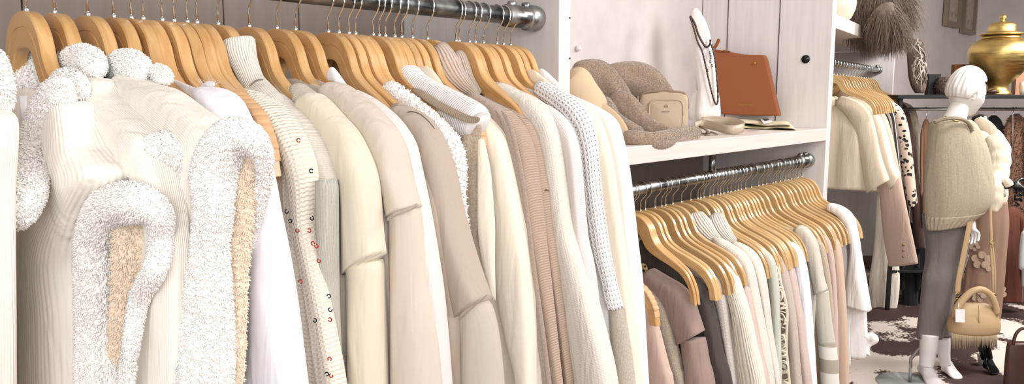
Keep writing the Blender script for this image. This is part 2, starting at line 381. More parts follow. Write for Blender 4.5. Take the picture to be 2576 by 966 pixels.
def strips(st, n=40, m=24, **k):
    """garment of horizontal rings: st = (left px, right px, y px, depth, flattening)"""
    S = spl([(q[2], q[0], q[1], q[3], q[4]) for q in st], n); R = []; UV = np.zeros((n, m, 2)); th = np.arange(m)*2*PI/m
    fold = k.get('fold', 0); r = np.random.default_rng(k.get('seed', 0)); ph = r.uniform(0, 6.28, 4); kf = k.get('kf', (3, 7, 5))
    for i in range(n):
        y, l, rr, dp, kk = S[i]; c = onD((l+rr)/2, y, dp); w = (rr-l)/2*dp/F; u = i/(n-1)
        fh = np.array([FW[0], FW[1], 0]); fh /= np.linalg.norm(fh)
        f = 1+fold*min(1, u*2+.2)*(np.sin(kf[0]*th+ph[0]+3*u)*.5+np.sin(kf[1]*th+ph[1]-2*u)*.4+np.sin(kf[2]*th+ph[2]+5*u)*.3)
        R.append(c+RT*w*(np.cos(th)*f)[:, None]+fh*w*kk*(np.sin(th)*f)[:, None]); UV[i, :, 0] = c[2]; UV[i, :, 1] = th/(2*PI)*.5
    return np.array(R), UV
#MAIN
X1 = np.array([1., 0, 0]); YR = 1.33
# ------------------------------------------------------------------ the room
def wallbox(name, a, b, z0, z1, th, mat):
    """vertical wall from a to b (xy), thickness away from the viewer"""
    a = np.array(a, float); b = np.array(b, float); d = (b-a)/np.linalg.norm(b-a); nn = np.array([-d[1], d[0]])*th
    P = [a, b, b+nn, a+nn]; V = [(p[0], p[1], z) for z in (z0, z1) for p in P]
    mb = MB(); mb.add(V, [(0, 3, 2, 1), (4, 5, 6, 7), (0, 1, 5, 4), (1, 2, 6, 5), (2, 3, 7, 6), (3, 0, 4, 7)])
    return kind(mb.link(name, mat, smooth=False))
a3 = math.radians(8.6); RD3 = np.array([math.cos(a3), math.sin(a3), 0]); NN3 = np.array([RD3[1], -RD3[0], 0])   # towards the viewer
P3 = np.array([4.965, 1.734, 1.79])
wb = lambda t, o=.52: P3[:2]+RD3[:2]*t-NN3[:2]*o
wallbox('wall_back', (-1.2, 1.90), (3.66, 1.90), 0, 2.95, .1, WALLP)
wallbox('wall_back_turned', tuple(wb(-1.25)), tuple(wb(2.0)), 0, 2.95, .1, WALLQ)
wallbox('wall_far', tuple(wb(2.0)), (12.0, 2.30), 0, 2.95, .1, WALLQ)
wallbox('wall_right', (12.0, 2.3), (12.0, -6.5), 0, 2.95, .1, WALLQ)
# wooden floor
m, nt, b = new_mat('wood_floor', srgb(150, 98, 62), .35)
tc = N(nt, 'ShaderNodeTexCoord'); mp = N(nt, 'ShaderNodeMapping'); nt.links.new(tc.outputs['Object'], mp.inputs[0])
br = N(nt, 'ShaderNodeTexBrick', Scale=1.2); br.inputs['Color1'].default_value = srgb(132, 84, 50); br.inputs['Color2'].default_value = srgb(104, 64, 38)
br.inputs['Mortar'].default_value = srgb(60, 36, 24); br.inputs['Mortar Size'].default_value = .006; br.inputs['Brick Width'].default_value = 1.6; br.inputs['Row Height'].default_value = .14
nt.links.new(mp.outputs[0], br.inputs['Vector']); nt.links.new(br.outputs[0], b.inputs['Base Color'])
kind(MB().box((-1.2, -6.5, -.1), (12.1, 3.2, 0)).link('floor', m, smooth=False))
kind(MB().box((-1.2, -6.5, 2.95), (12.1, 3.2, 3.05)).link('ceiling', plain('ceiling_white', (235, 233, 230), .9), smooth=False))

# ------------------------------------------------------------------ shelving unit along the back wall (bays 1 and 2)
YF = 1.255; YB = 1.895
su = root('shelving_unit', (1.6, 1.58, 0), 'long white painted built-in shelving unit holding the two rails of cream clothes', 'shelving')
def board(nm, lo, hi, mat, par, lab=None, bv=.002):
    o = MB().box(lo, hi).link(nm, mat, par, smooth=False, bevel=bv)
    if lab: o['label'] = lab
    return o
sp1 = board('side_panel', (1.598, YF, 0), (1.647, YB, 2.6), PANEL, su)
sp2 = board('side_panel', (3.575, YF, 0), (3.625, YB, 2.6), PANEL, su)
board('side_panel', (-.35, YF, 0), (-.3, YB, 2.6), PANEL, su)
# plank seams, peg holes, cable grommet on the side panels
mb = MB()
for y in (1.497, 1.757): mb.box((3.5725, y-.0015, 1.45), (3.5755, y+.0015, 2.55))
mb.link('plank_seam', plain('seam_dark', (70, 66, 64), .9), sp2, smooth=False)['label'] = 'dark gap between planks'
mb = MB(); c = onX(2027, 149, 3.574)
mb.tube([c+[-.004, 0, 0], c+[.004, 0, 0]], .019, 24); mb.tube([c+[-.007, 0, 0], c+[.002, 0, 0]], .013, 24)
mb.link('cable_grommet', BLKP, sp2)['label'] = 'round black cable hole cap'
for px, py in ((1433, 45), (1433, 147)):
    mb = MB(); c = onY(px, py, YF); mb.tube([c+[0, -.0012, 0], c+[0, .004, 0]], .0026, 10); mb.link('peg_hole', BLKP, sp1)
for x0, x1, nb, z0, z1 in ((-.3, 1.598, (.1, .55, 1.0, 1.22), .1, 2.6), (1.647, 3.575, (2.15, 2.55, 3.05), .1, 1.388)):
    xs = [x0]+list(nb)+[x1]
    for q0, q1 in zip(xs[:-1], xs[1:]): board('back_board', (q0+.0015, 1.865, z0), (q1-.0015, 1.888, z1), TAUPE, su, 'taupe back board')
board('shelf', (1.6475, YF-.002, 1.388), (3.5745, 1.888, 1.443), SHELF, su)
board('plinth', (-.3, 1.30, 0), (1.598, 1.888, .1), PANEL, su); board('plinth', (1.647, 1.30, 0), (3.575, 1.888, .1), PANEL, su)
mb = MB(); c = onY(1450, 122, 1.899); mb.lathe([(0, -.012), (.011, -.008), (.013, 0), (.008, .01), (0, .012)], c-[0, .01, 0], 14)
mb.link('wall_hook', plain('hook_white', (225, 220, 218), .5), su)
c = onY(1585, 426, YF-.003); mb = MB().tube([c+[0, -.001, 0], c+[0, .003, 0]], .004, 10); mb.link('screw_head', plain('dull_screw', (110, 108, 104), .5, 1), su)

def rail(name, p0, p1, label, fit=True, r=.0213, fitlab='cast end fitting with set screws'):
    p0 = np.array(p0, float); p1 = np.array(p1, float); d = (p1-p0)/np.linalg.norm(p1-p0)
    o = root(name, (p0+p1)/2, label, 'clothes rail')
    MB().tube([p0, p1], r, 28).link('tube', ZINC, o)
    if fit:
        s = MB(); e = p1
        s.tube([e-d*.125, e-d*.123, e-d*.035, e-d*.03], [r, .0285, .0285, .0285], 28)
        s.tube([e-d*.05, e-d*.045, e-d*.012, e-d*.001, e], [.028, .033, .034, .031, .03], 28)
        for k in (.10, .045):
            q = e-d*k; s.tube([q+[0, 0, .02], q+[0, 0, .034], q+[0, 0, .038], q+[0, 0, .039]], [.0125, .012, .009, .001], 16)
        s.link('end_fitting', ZINC, o)['label'] = fitlab
    return o
r1 = rail('clothes_rail', (-.3, YR, 1.797), (1.5975, YR, 1.797), 'thick galvanised tube rail at the top left carrying the nearest cream clothes')
r2 = rail('clothes_rail', (1.648, YR, 1.294), (3.574, YR, 1.294), 'galvanised tube rail below the white shelf in the middle bay', True, .019, 'end fitting at the side panel')
c = onY(1792, 412, YR); MB().tube([(c[0], YR, 1.294), (c[0], YR, 1.388)], .013, 16).link('hanging_bracket', ZINC, r2)
MB().box((3.545, 1.30, 1.285), (3.574, 1.36, 1.305)).link('wooden_block', WOODL, r2, smooth=False, bevel=.002)

# ------------------------------------------------------------------ hangers
HTOP = [(0, 0), (.03, -.004), (.055, -.016), (.075, -.038), (.09, -.072), (.105, -.092), (.135, -.110), (.18, -.128), (.225, -.149), (.25, -.172), (.27, -.207), (.280, -.25)]
HBOT = [(0, -.055), (.02, -.056), (.036, -.061), (.048, -.076), (.062, -.100), (.08, -.116), (.115, -.134), (.16, -.149), (.205, -.169), (.232, -.19), (.249, -.215), (.257, -.25)]
def hanger_body(wide=.0100, short=False):
    ht, hb = HTOP, HBOT
    if short:                                             # contoured arms that narrow inside the garment
        ht = [(q if q[0] < .12 else (.12+(q[0]-.12)*.78, q[1]-.006*(q[0]-.12)/.1)) for q in HTOP]; hb = [(q if q[0] < .1 else (.1+(q[0]-.1)*.8, q[1]+.002)) for q in HBOT]
    t = spl(ht, 44); b_ = spl(hb, 44); mb = MB(); S = []
    pts = np.vstack([t[::-1]*[-1, 1], t[1:]]); pb = np.vstack([b_[::-1]*[-1, 1], b_[1:]])
    R = []
    for (sa, za), (sb, zb) in zip(pts, pb):
        hw = wide*((.9+.25*min(1, abs(sa)/.28)) if not short else (1-.38*max(0, min(1, (abs(sa)-.13)/.08)))); dx, dz = sb-sa, zb-za; L = math.hypot(dx, dz); ux, uz = dx/L, dz/L; e = .0022
        g = .0016
        # rounded rectangle section with a groove line on each face
        sec = [(-hw+e, 0), (hw-e, 0), (hw, e), (hw, .42*L), (hw-g, .42*L+.001), (hw-g, .42*L+.003), (hw, .42*L+.004), (hw, L-e), (hw-e, L), (-hw+e, L), (-hw, L-e), (-hw, .42*L+.004), (-hw+g, .42*L+.003), (-hw+g, .42*L+.001), (-hw, .42*L), (-hw, e)]
        R.append([(x, -(sa+ux*q), za+uz*q) for x, q in sec])
    mb.rings(R); return mb
def hook_path(side=-1):
    P = [(0, 0, -.012), (0, 0, .030), (0, side*.004, .038), (0, side*.017, .052), (0, side*.0225, .060)]
    for a in np.linspace(205, -25, 16):
        a = math.radians(a); P.append((0, -side*(-.0237*math.cos(a))*-1 if False else side*-.0237*math.cos(a), .0735+.0237*math.sin(a)))
    return P
def make_hanger_meshes():
    tmp = MB(); d = {}
    o = hanger_body().link('wooden_arch', WOOD, loc=(0, 0, 0)); fix_normals(o); o.data.set_sharp_from_angle(angle=.5); d['arch'] = o.data; bpy.data.objects.remove(o)
    o = hanger_body(.0078).link('wooden_arch', WOODP, loc=(0, 0, 0)); fix_normals(o); o.data.set_sharp_from_angle(angle=.5); d['arch2'] = o.data; bpy.data.objects.remove(o)
    o = hanger_body(.0100, True).link('wooden_arch', WOOD, loc=(0, 0, 0)); fix_normals(o); o.data.set_sharp_from_angle(angle=.5); d['short'] = o.data; bpy.data.objects.remove(o)
    s = MB(); s.tube(hook_path(), .0019, 10); s.tube([(0, 0, -.004), (0, 0, .003), (0, 0, .006)], [.0042, .0042, .0022], 12)
    o = s.link('hook', CHROME, loc=(0, 0, 0)); d['hook'] = o.data; bpy.data.objects.remove(o)
    # ridged shoulder grip: little rolls over the end of the arm
    s = MB(); t = spl(HTOP, 60); t = t[t[:, 0] > .165]; n = len(t)
    for side in (1,):
        R = []; q = spl(t, 110); T = np.gradient(q, axis=0); T /= np.linalg.norm(T, axis=1)[:, None]
        for i in range(96):
            h = .0022+.0028*abs(math.sin(i/96*PI*10))**.6 if i < 84 else .0016
            nx, nz = -T[i][1], T[i][0]; hw = .0120
            if nz < 0: nx, nz = -nx, -nz
            if i > 60 and nx < 0: nx, nz = abs(nx), nz
            sec = [(-hw, -.003), (-hw, h*.6), (-hw+.002, h), (hw-.002, h), (hw, h*.6), (hw, -.003)]
            R.append([(x, -(q[i][0]+nx*k), q[i][1]+nz*k) for x, k in sec])
        s.rings(R)
    o = s.link('ridged_grip', plain('rubber_grip', (214, 172, 128), .5), loc=(0, 0, 0)); fix_normals(o); d['grip'] = o.data; bpy.data.objects.remove(o)
    s = MB(); s.tube([(-.03, -.243, -.232), (.0, -.243, -.232)], .0016, 8); s.box((-.036, -.252, -.241), (-.018, -.236, -.224))
    o = s.link('clip', BLKP, loc=(0, 0, 0)); d['clip'] = o.data; bpy.data.objects.remove(o)
    return d
HM = make_hanger_meshes()
def hanger(p, rz, label, group, kind_='arch', grip=False, clip=False, tilt=0, side=1):
    r = bpy.data.objects.new('clothes_hanger', None); col.objects.link(r); r.empty_display_size = .03
    r.location = p; r.rotation_euler = (tilt, 0, rz); r['label'] = label; r['category'] = 'hanger'
    if group: r['group'] = group
    for nm, k in (('wooden_arch', kind_), ('hook', 'hook'))+((('ridged_grip', 'grip'),) if grip else ())+((('clip', 'clip'),) if clip else ()):
        o = bpy.data.objects.new(nm, HM[k]); col.objects.link(o); o.parent = r
        if nm == 'clip': o['label'] = 'small black clip on a chrome bar'
        if nm == 'ridged_grip': o['label'] = 'ridged pale grip on the shoulder'
    return r
# ------------------------------------------------------------------ rack 1
H1 = [-5, 65, 137, 221, 286, 330, 360, 408, 438, 474, 496, 549, 627, 697, 744, 826, 853, 878, 895, 939, 954, 970, 996, 1011, 1038, 1076, 1147, 1155, 1181, 1196, 1217, 1250, 1267, 1285]
what1 = {-5: 'leftmost on the top left rail, inside the vest at the photo edge', 65: 'holding the fleece vest with the big open armhole', 137: 'holding the middle fleece vest',
 221: 'holding the third fleece vest, the one before the white shirt', 286: 'darker one just right of the third from the left', 330: 'long uncovered arm, fifth from the left photo edge', 360: 'pressed behind the fifth wooden hanger from the left',
 408: 'front one of the pair right of the long uncovered arm', 438: 'back one of the pair right of the long uncovered arm', 474: 'with the ridged end sticking out beside the third fleece vest', 496: 'holding the sequinned crochet cardigan', 549: 'inside the pale ribbed turtleneck',
 627: 'going into the ribbed collar of the pale yellow sweatshirt', 697: 'going into the neck of the beige sweatshirt with a piped sleeve', 744: 'inside the white shirt collar', 826: 'long bare arm going into the taupe sweatshirt',
 853: 'first of the group behind the long bare arm above the taupe sweatshirt', 878: 'second of the group behind the long bare arm above the taupe sweatshirt', 895: 'holding the white looped-yarn cardigan', 939: 'with its arch seen whole above the striped fuzzy sweater',
 954: 'just behind the whole arch above the striped fuzzy sweater', 970: 'two behind the whole arch above the striped fuzzy sweater', 996: 'its ridged end out over the ivory blouse', 1011: 'just behind the ivory blouse collar on the top left rail', 1038: 'long arm ending at the taupe ribbed collar', 1076: 'inside the taupe ribbed turtleneck',
 1147: 'pale wood arch right of the taupe turtleneck', 1155: 'dark one half hidden behind the pale wood arch', 1181: 'holding the fuzzy cream sweater', 1196: 'holding the pale pink knit', 1217: 'above the white openwork sweater', 1250: 'holding the white openwork sweater',
 1267: 'holding the cream collared shirt', 1285: 'last one before the white side panel'}
HX = {}
for i, px in enumerate(H1):
    x = onY(px, {**{-5: 5}}.get(px, 12+.0875*px), YR)[0]; HX[px] = x
    if px == -5: x = .27
    if px == 474: x -= .002
    if px == 996: x -= .003
    HX[px] = x
    hanger((x, YR, 1.7235), math.radians(random.uniform(-2, 2)) if px > 0 else math.radians(-30), 'varnished wooden hanger, '+what1[px], 'wooden hangers on the top left rail',
           'arch' if px in (330, 474, 996) else 'short', grip=px in (474, 996))

MS = {}
def garment(name, label, cat, hx, O, I, mat, rd=X1, p0=None, T=.03, body=None, bz=None, group=None, sleeve_end=None, seed=None, fold=.05, back=True, dx=-.007,
            bodymat=None, extend=True, T_body=.014, bfold=.010, inset=.012, collar=None, power=.72, tuft=None, kT=.8, part='sleeve', zmin=.86, m=36, n=70):
    p0 = np.array([HX[hx] if hx in HX else hx, YR, 1.72]) if p0 is None else np.array(p0, float)
    seed = seed if seed is not None else int(abs(p0[0])*1000)
    rt_ = root(name, (p0[0], p0[1], 1.0), label, cat, group or 'clothes on the top left rail')
    if extend: O = ext(O); I = ext(I)
    p0 = p0+rd*dx
    R, UV, Cw = ribbon(O, I, p0, rd, T, kT, seed=seed, fold=fold, power=power, m=m, n=n)
    mb = MB().rings(R, True, UV)
    if tuft: tufts(mb, R, *tuft, seed=seed)
    sl = mb.link(part, mat, rt_)
    if back:
        R2, UV2, _ = ribbon(O, I, p0, rd, T, kT, n=40, m=20, seed=seed, fold=fold, mirror=p0)
        MB().rings(R2, True, UV2).link(part, mat, rt_)
    if body is not False:
        cw = Cw if body is None else np.array([on_plane(*q, p0, rd) for q in spl(body, 50)])
        Rb, UVb = slab(cw, p0, rd, bz if bz else p0[2]-.78, T=T_body, fold=bfold, seed=seed, inset=inset)
        MB().rings(Rb, True, UVb).link('body', bodymat or mat, rt_)
    if collar:
        for st, cm in collar:
            Rc, UVc = ptube(st, n=30, m=26) if len(st[0]) == 5 else (None, None)
            mb = MB().rings(Rc, True, UVc)
            mb.link('collar', cm, rt_)
    return rt_
def dep(px, py, p0, rd=X1): return float((on_plane(px, py, np.array(p0, float) if not np.isscalar(p0) else (p0, YR, 1.7), rd)-C0)@FW)
def xt(st, x, rd=X1, k=.8, off=0.):
    """(px,py,w[,k]) -> ptube station on the plane x (or p0)"""
    return [(q[0], q[1], q[2], dep(q[0], q[1], x, rd)+off, q[3] if len(q) > 3 else k) for q in st]
def piece(name, st, mat, par, n=40, m=26, tuft=None, fold=0., seed=3, ripple=0.):
    R, UV = ptube(st, n=n, m=m, fold=fold, seed=seed, ripple=ripple, rnd=.12 if tuft and tuft[0] > 25000 else (0 if 'lower' in name or 'striped' in name or 'flap' in name else .04)); mb = MB().rings(R, True, UV)
    if tuft: tufts(mb, R, *tuft, seed=seed)
    return mb.link(name, mat, par)

CREAM = (250, 244, 232)
VR = fabric('cream_ribbed_knit', (246, 240, 231), 'smooth')
SHP = fabric('cream_fleece', (255, 253, 249), 'smooth', sheen=.3)
SHL = fabric('fleece_lining_bounce_tint', (246, 228, 206), 'smooth', sheen=.3)  # white fleece lining; warm bounce light in the recess mixed into its colour
SHT = (230000, .0042, .0029, .85, .32)      # lock density, length, width
# --- fleece-trimmed vests
def vest(label, hx, O, I, collar, arm, lining=None, lapel=None, extra=None, T=.032, seed=1, dx=-.008):
    x = HX[hx]+dx; r_ = root('fleece_vest', (x, YR, 1.0), label, 'vest', 'fleece-trimmed vests')
    R, UV, Cw = ribbon(ext(O), ext(I), (x, YR, 1.7), X1, T, .9, n=110, m=330, fold=.05, seed=seed, power=.62, ribs=1, amp=.0014)
    MB().rings(R, True, UV).link('ribbed_panel', VR, r_)['label'] = 'ribbed cream knit front'
    Rb, UVb = slab(Cw, (x, YR, 1.7), X1, .9, T=.02, fold=.008, seed=seed, inset=.02)
    MB().rings(Rb, True, UVb).link('back_panel', VR, r_)
    piece('fleece_collar', collar, SHP, r_, tuft=SHT, fold=.06, seed=seed)
    if lapel: piece('fleece_lapel', lapel, SHP, r_, n=60, tuft=SHT, fold=.05, seed=seed+1)
    if arm: piece('armhole_trim', arm, SHP, r_, n=100, m=30, tuft=SHT, fold=.06, seed=seed+2)
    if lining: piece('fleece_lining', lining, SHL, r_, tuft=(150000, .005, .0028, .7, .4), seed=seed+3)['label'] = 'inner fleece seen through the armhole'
    for nm, st in (extra or []): piece(nm, st, VR if nm.startswith('ribbed') else SHP, r_, tuft=None if nm.startswith('ribbed') else SHT, seed=seed+5)
    return r_
# vest at the photo's left edge
x0 = HX[-5]
vest('cream fleece-collared vest cut off by the left edge of the photo', -5,
     [(-60, 250), (-20, 255), (18, 275), (24, 350), (22, 450), (28, 600), (34, 800), (36, 966)], [(-90, 270), (-80, 300), (-60, 350), (-50, 450), (-50, 600), (-50, 800), (-50, 966)],
     xt([(-30, 130, 30), (-10, 180, 30), (-2, 230, 32), (-6, 262, 30), (-20, 275, 20)], x0), None, seed=11)
# vest B with the open armhole
x = HX[65]
vest('cream ribbed vest with wide fleece lapel and a large open fleece armhole in front', 65,
     [(158, 262), (205, 238), (250, 300), (290, 370), (318, 430), (280, 520), (250, 640), (262, 760), (262, 860), (262, 966)],
     [(140, 262), (125, 330), (112, 430), (98, 520), (60, 600), (34, 660), (34, 740), (38, 820), (40, 900), (42, 966)],
     xt([(205, 250, 12), (196, 228, 26), (182, 214, 36), (164, 206, 34), (146, 215, 18)], x, off=-.01),
     [(300, 1150, 60, dep(270, 966, x)-.05, .7), (262, 966, 62, dep(262, 966, x)-.05, .6), (248, 840, 52, dep(240, 840, x)-.05, .6), (240, 720, 46, dep(240, 720, x)-.05, .7), (240, 605, 46, dep(240, 600, x)-.05, .75), (272, 525, 50, dep(280, 515, x)-.04, .8),
      (338, 508, 50, dep(340, 500, x)-.03, .8), (395, 535, 34, dep(390, 540, x), .9), (405, 600, 27, dep(400, 600, x)+.03, .9), (389, 675, 26, dep(400, 650, x)+.0, .9), (350, 750, 22, dep(355, 750, x)-.01, .9), (330, 860, 18, dep(350, 850, x)-.02, .9), (318, 966, 16, dep(340, 966, x)-.02, .9), (316, 1100, 16, dep(340, 966, x)-.02, .9)],
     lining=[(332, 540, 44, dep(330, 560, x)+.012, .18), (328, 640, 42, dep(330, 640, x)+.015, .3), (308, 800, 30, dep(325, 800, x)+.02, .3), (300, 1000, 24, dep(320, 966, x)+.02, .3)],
T=.042, dx=-.018, lapel=[(q0, q1, q2, dep(q0, q1, xx), .65) for q0, q1, q2, xx in ((178, 205, 22, .37), (155, 222, 38, .365), (126, 268, 42, .355), (102, 340, 40, .345), (82, 420, 42, .325), (62, 490, 46, .30), (34, 540, 46, .285), (14, 570, 34, .28))], seed=21)
# its own back collar seen under the hanger
vb = [o for o in bpy.data.objects if o.name.startswith('fleece_vest')][-1]
piece('fleece_back_collar', [(50, 112, 20, 1.23, .7), (66, 150, 42, 1.22, .6), (84, 200, 50, 1.22, .5), (90, 250, 48, 1.21, .4), (70, 330, 44, 1.2, .3), (60, 450, 44, 1.19, .3)], SHP, vb, tuft=(150000, .005, .0028, .7, .4))
o = MB(); o.box((-.012, -.001, -.018), (.012, .001, .018)); c = onD(75, 272, 1.12); o.v[0] = o.v[0]+c
o.tube([c+[.004, 0, .018], c+[.006, 0, .026], c+[.003, 0, .032]], .0008, 6)
o.link('size_tag', plain('tag_white', (240, 240, 242), .5), vb)['label'] = 'small white tag with black cord'
# vest C
x = HX[137]
vest('cream fleece-collared vest between the open-armhole vest and the largest fleece trim', 137,
     [(205, 190), (250, 184), (285, 225), (330, 265), (375, 302), (415, 345), (440, 450), (465, 600), (468, 760), (470, 966)],
     [(185, 215), (215, 262), (255, 325), (300, 385), (345, 450), (375, 520), (385, 640), (388, 760), (385, 860), (380, 966)],
     xt([(170, 225, 16), (178, 190, 30), (200, 158, 43), (228, 160, 38), (246, 192, 20)], x),
     [(385, 700, 60, dep(400, 700, x), .7), (388, 600, 48, dep(388, 600, x), .7), (382, 500, 42, dep(388, 500, x)-.02, .8), (382, 420, 48, dep(388, 420, x)-.02, .8), (412, 372, 44, dep(412, 372, x), .8), (452, 395, 28, dep(450, 400, x)+.02, .9), (468, 450, 15, dep(462, 470, x)+.03, .9),
      (460, 545, 20, dep(455, 560, x)+.03, .9), (440, 640, 18, dep(440, 640, x)+.03, .9), (425, 720, 12, dep(425, 720, x)+.04, .9)],
     extra=[('fleece_facing', [(360, 640, 30, dep(360, 700, x)+.03, .6), (358, 750, 34, dep(360, 800, x)+.03, .6), (352, 850, 34, dep(360, 850, x)+.03, .6), (345, 1000, 34, dep(350, 966, x)+.03, .6)])], seed=31)
# vest D
x = HX[221]
vest('cream ribbed vest with the widest fleece armhole trim, next to the white shirt', 221,
     [(330, 170), (362, 188), (425, 212), (490, 258), (535, 292), (562, 330), (545, 420), (535, 500), (530, 640), (525, 800), (520, 966)],
     [(295, 215), (330, 262), (375, 315), (430, 370), (470, 420), (490, 480), (495, 620), (490, 700), (485, 800), (480, 966)],
     xt([(284, 228, 12), (296, 197, 34), (316, 171, 45), (345, 172, 36), (364, 196, 14)], x),
     [(q0, q1, q2, dep(q0, q1, x)+oo, kk) for q0, q1, q2, oo, kk in ((500, 1120, 80, -.06, .5), (506, 966, 76, -.06, .5), (516, 850, 68, -.05, .5), (522, 730, 56, -.05, .55), (527, 620, 45, -.05, .65), (536, 520, 47, -.05, .75), (538, 430, 54, -.04, .8), (574, 350, 50, -.02, .85), (628, 348, 40, .01, .9),
      (661, 390, 24, .04, .9), (664, 450, 17, .06, .9), (647, 510, 19, .07, .9), (624, 575, 22, .08, .9), (607, 655, 21, .09, .9), (599, 750, 19, .09, .9), (593, 860, 16, .09, .9), (590, 1000, 13, .09, .9))],
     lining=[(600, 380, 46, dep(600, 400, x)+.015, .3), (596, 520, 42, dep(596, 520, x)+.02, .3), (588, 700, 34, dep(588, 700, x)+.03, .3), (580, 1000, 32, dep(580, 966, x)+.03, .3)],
     extra=[('fleece_back_collar', [(372, 180, 8, dep(380, 180, x)+.03, .7), (392, 180, 20, dep(392, 180, x)+.04, .7), (412, 192, 22, dep(412, 192, x)+.04, .6), (425, 208, 8, dep(425, 208, x)+.04, .7)])], seed=41)

# --- white shirt with frayed neck
SW = fabric('white_cotton', (238, 236, 240), 'smooth')
g = garment('shirt', 'plain white shirt with a frayed neck edge right of the fleece vests', 'shirt', 360,
  [(512, 212), (545, 212), (580, 232), (608, 275), (640, 335), (668, 390), (684, 445), (700, 520), (728, 640), (752, 780), (775, 966)],
  [(500, 235), (520, 262), (545, 310), (575, 390), (598, 500), (622, 600), (622, 690), (616, 780), (611, 870), (607, 966)], SW, T=.032, fold=.07)
x = HX[360]
piece('frayed_edge', xt([(500, 244, 3), (508, 228, 8), (522, 214, 9), (540, 211, 6)], x, k=.6), SW, g, tuft=(30000, .02, .0004, .2, .9), seed=4)['label'] = 'loose white threads at the neck'
s_ = MB(); s_.tube([onX(672, 452, x)-[.03, .02, 0], onX(690, 456, x)-[.02, .03, 0]], .001, 6); s_.link('sleeve_seam', SW, g)
# --- pale knit top slipping from its ridged hanger
KW = fabric('white_fine_knit', (238, 232, 228), 'knit', .004, .0008)
g = garment('knitted_jumper', 'pale knit top bunched on the ridged hanger end beside the white shirt', 'top', 474,
  [(545, 222), (570, 220), (600, 230), (628, 250), (645, 268)], [(540, 240), (562, 250), (585, 262), (602, 275), (618, 276)], KW, T=.03, extend=False, back=False, body=False)
GS = fabric('beige_striped_knit', (196, 180, 166), 'ribx', .006, .001)
R_, U_ = ptube(xt([(676, 400, 20), (692, 440, 18), (698, 520, 15), (704, 620, 14), (708, 760, 14)], HX[474]+.02)); MB().rings(R_, True, U_).link('hanging_sleeve', GS, g)['label'] = 'grey-beige finely striped sleeve'
# --- sequinned crochet cardigan
CR = fabric('cream_crochet', (246, 238, 222), 'garter', .0072, .0024, melange=.06)
CRO = fabric('cream_crochet_open', (240, 232, 216), 'open', .0105, .003)
x = HX[496]
g = garment('crochet_cardigan', 'chunky cream crochet cardigan dotted with tiny dark red and black sequins', 'cardigan', 496,
  [(600, 218), (640, 228), (690, 258), (732, 300), (765, 350), (785, 400), (793, 450), (788, 520), (790, 580), (806, 660), (832, 760), (856, 870), (873, 966)],
  [(612, 240), (650, 290), (690, 345), (720, 390), (738, 430), (745, 500), (750, 560), (758, 640), (770, 740), (786, 860), (800, 966)], CR, T=.03, dx=.02, fold=.06, bodymat=CR)
P_ = [(655, 252, 3), (664, 266, 16), (698, 312, 24), (718, 370, 26), (728, 440, 22), (726, 520, 20), (732, 600, 20), (745, 700, 22), (766, 820, 24), (785, 966, 26), (800, 1200, 28)]
fp = piece('front_panel', xt(P_, x+.024, k=.5), CR, g, tuft=(9000, .008, .00022, .3, .9), seed=8)
Rm, UVm, _ = ribbon(ext([(600, 218), (640, 228), (690, 258), (732, 300), (765, 350), (785, 400), (793, 450), (788, 520), (790, 580), (806, 660), (832, 760), (856, 870), (873, 966)]), ext([(612, 240), (650, 290), (690, 345), (720, 390), (738, 430), (745, 500), (750, 560), (758, 640), (770, 740), (786, 860), (800, 966)]), (x+.02, YR, 1.7), X1, .031, fold=.06, seed=int(x*1000))
mz = MB(); tufts(mz, Rm, 9000, .009, .00022, .3, .9); mz.link('mohair_haze', CR, g)
for k_, (px, py, red) in enumerate(((783, 430, 0), (751, 353, 2), (721, 532, 0), (730, 556, 0), (785, 549, 0), (748, 580, 1), (778, 580, 1), (796, 619, 1), (802, 656, 1), (756, 708, 1), (827, 745, 0), (831, 779, 0), (830, 804, 1), (792, 806, 0), (829, 903, 1), (822, 941, 0), (833, 945, 1), (787, 612, 1))):
    dd = dep(px, py, x)-.02; c = onD(px, py, dd); th = np.linspace(0, 5.2, 16)+random.random()*6
    s_ = MB(); s_.tube([c+RT*.0028*math.cos(t)+UP*.0028*math.sin(t)-FW*.001*math.sin(t+1) for t in th], .0009, 6)
    s_.link('sequin', plain('sequin_red' if red else 'sequin_black', (176, 52, 52) if red else (22, 24, 40), .15, .3), g)['label'] = 'tiny red sequin' if red else 'tiny dark sequin'
# --- grey-cream turtleneck
TN = fabric('pale_grey_rib', (236, 232, 222), 'rib', .0068, .0016)
TB = fabric('oatmeal_fine_knit', (222, 214, 202), 'ribx', .0034, .0009, melange=.05)
TC = fabric('oatmeal_rib', (216, 212, 200), 'rib', .004, .0012, melange=.04)
x = HX[549]
g = garment('turtleneck_sweater', 'pale grey-cream sweater whose tall ribbed turtleneck stands up between the hangers', 'sweater', 549,
  [(655, 214), (700, 232), (750, 268), (790, 308), (820, 360), (838, 415), (850, 455)], [(640, 255), (680, 300), (720, 345), (755, 385), (778, 420), (790, 440), (795, 452)], TB, T=.028, dx=.012, extend=False, body=[(655, 240), (720, 300), (790, 380), (815, 480), (822, 700), (835, 1000)])
piece('lower_sleeve', xt([(820, 452, 27), (822, 470, 29), (823, 600, 28), (828, 720, 25), (834, 850, 24), (842, 1000, 24), (850, 1200, 22)], x), TC, g, fold=.05)['label'] = 'lower sleeve beyond the seam'
piece('turtleneck', xt([(600, 92, 30), (601, 96, 38, .55), (606, 130, 38, .6), (618, 165, 33, .7), (636, 205, 30, .75), (660, 232, 30, .75), (690, 262, 28, .7), (712, 285, 10, .7)], x, k=.6), TN, g, n=50)['label'] = 'tall folded ribbed neck'
piece('neck_fold_line', xt([(626, 218, 2), (645, 203, 2.5), (664, 200, 2)], x-.025), TN, g, n=12, m=8)
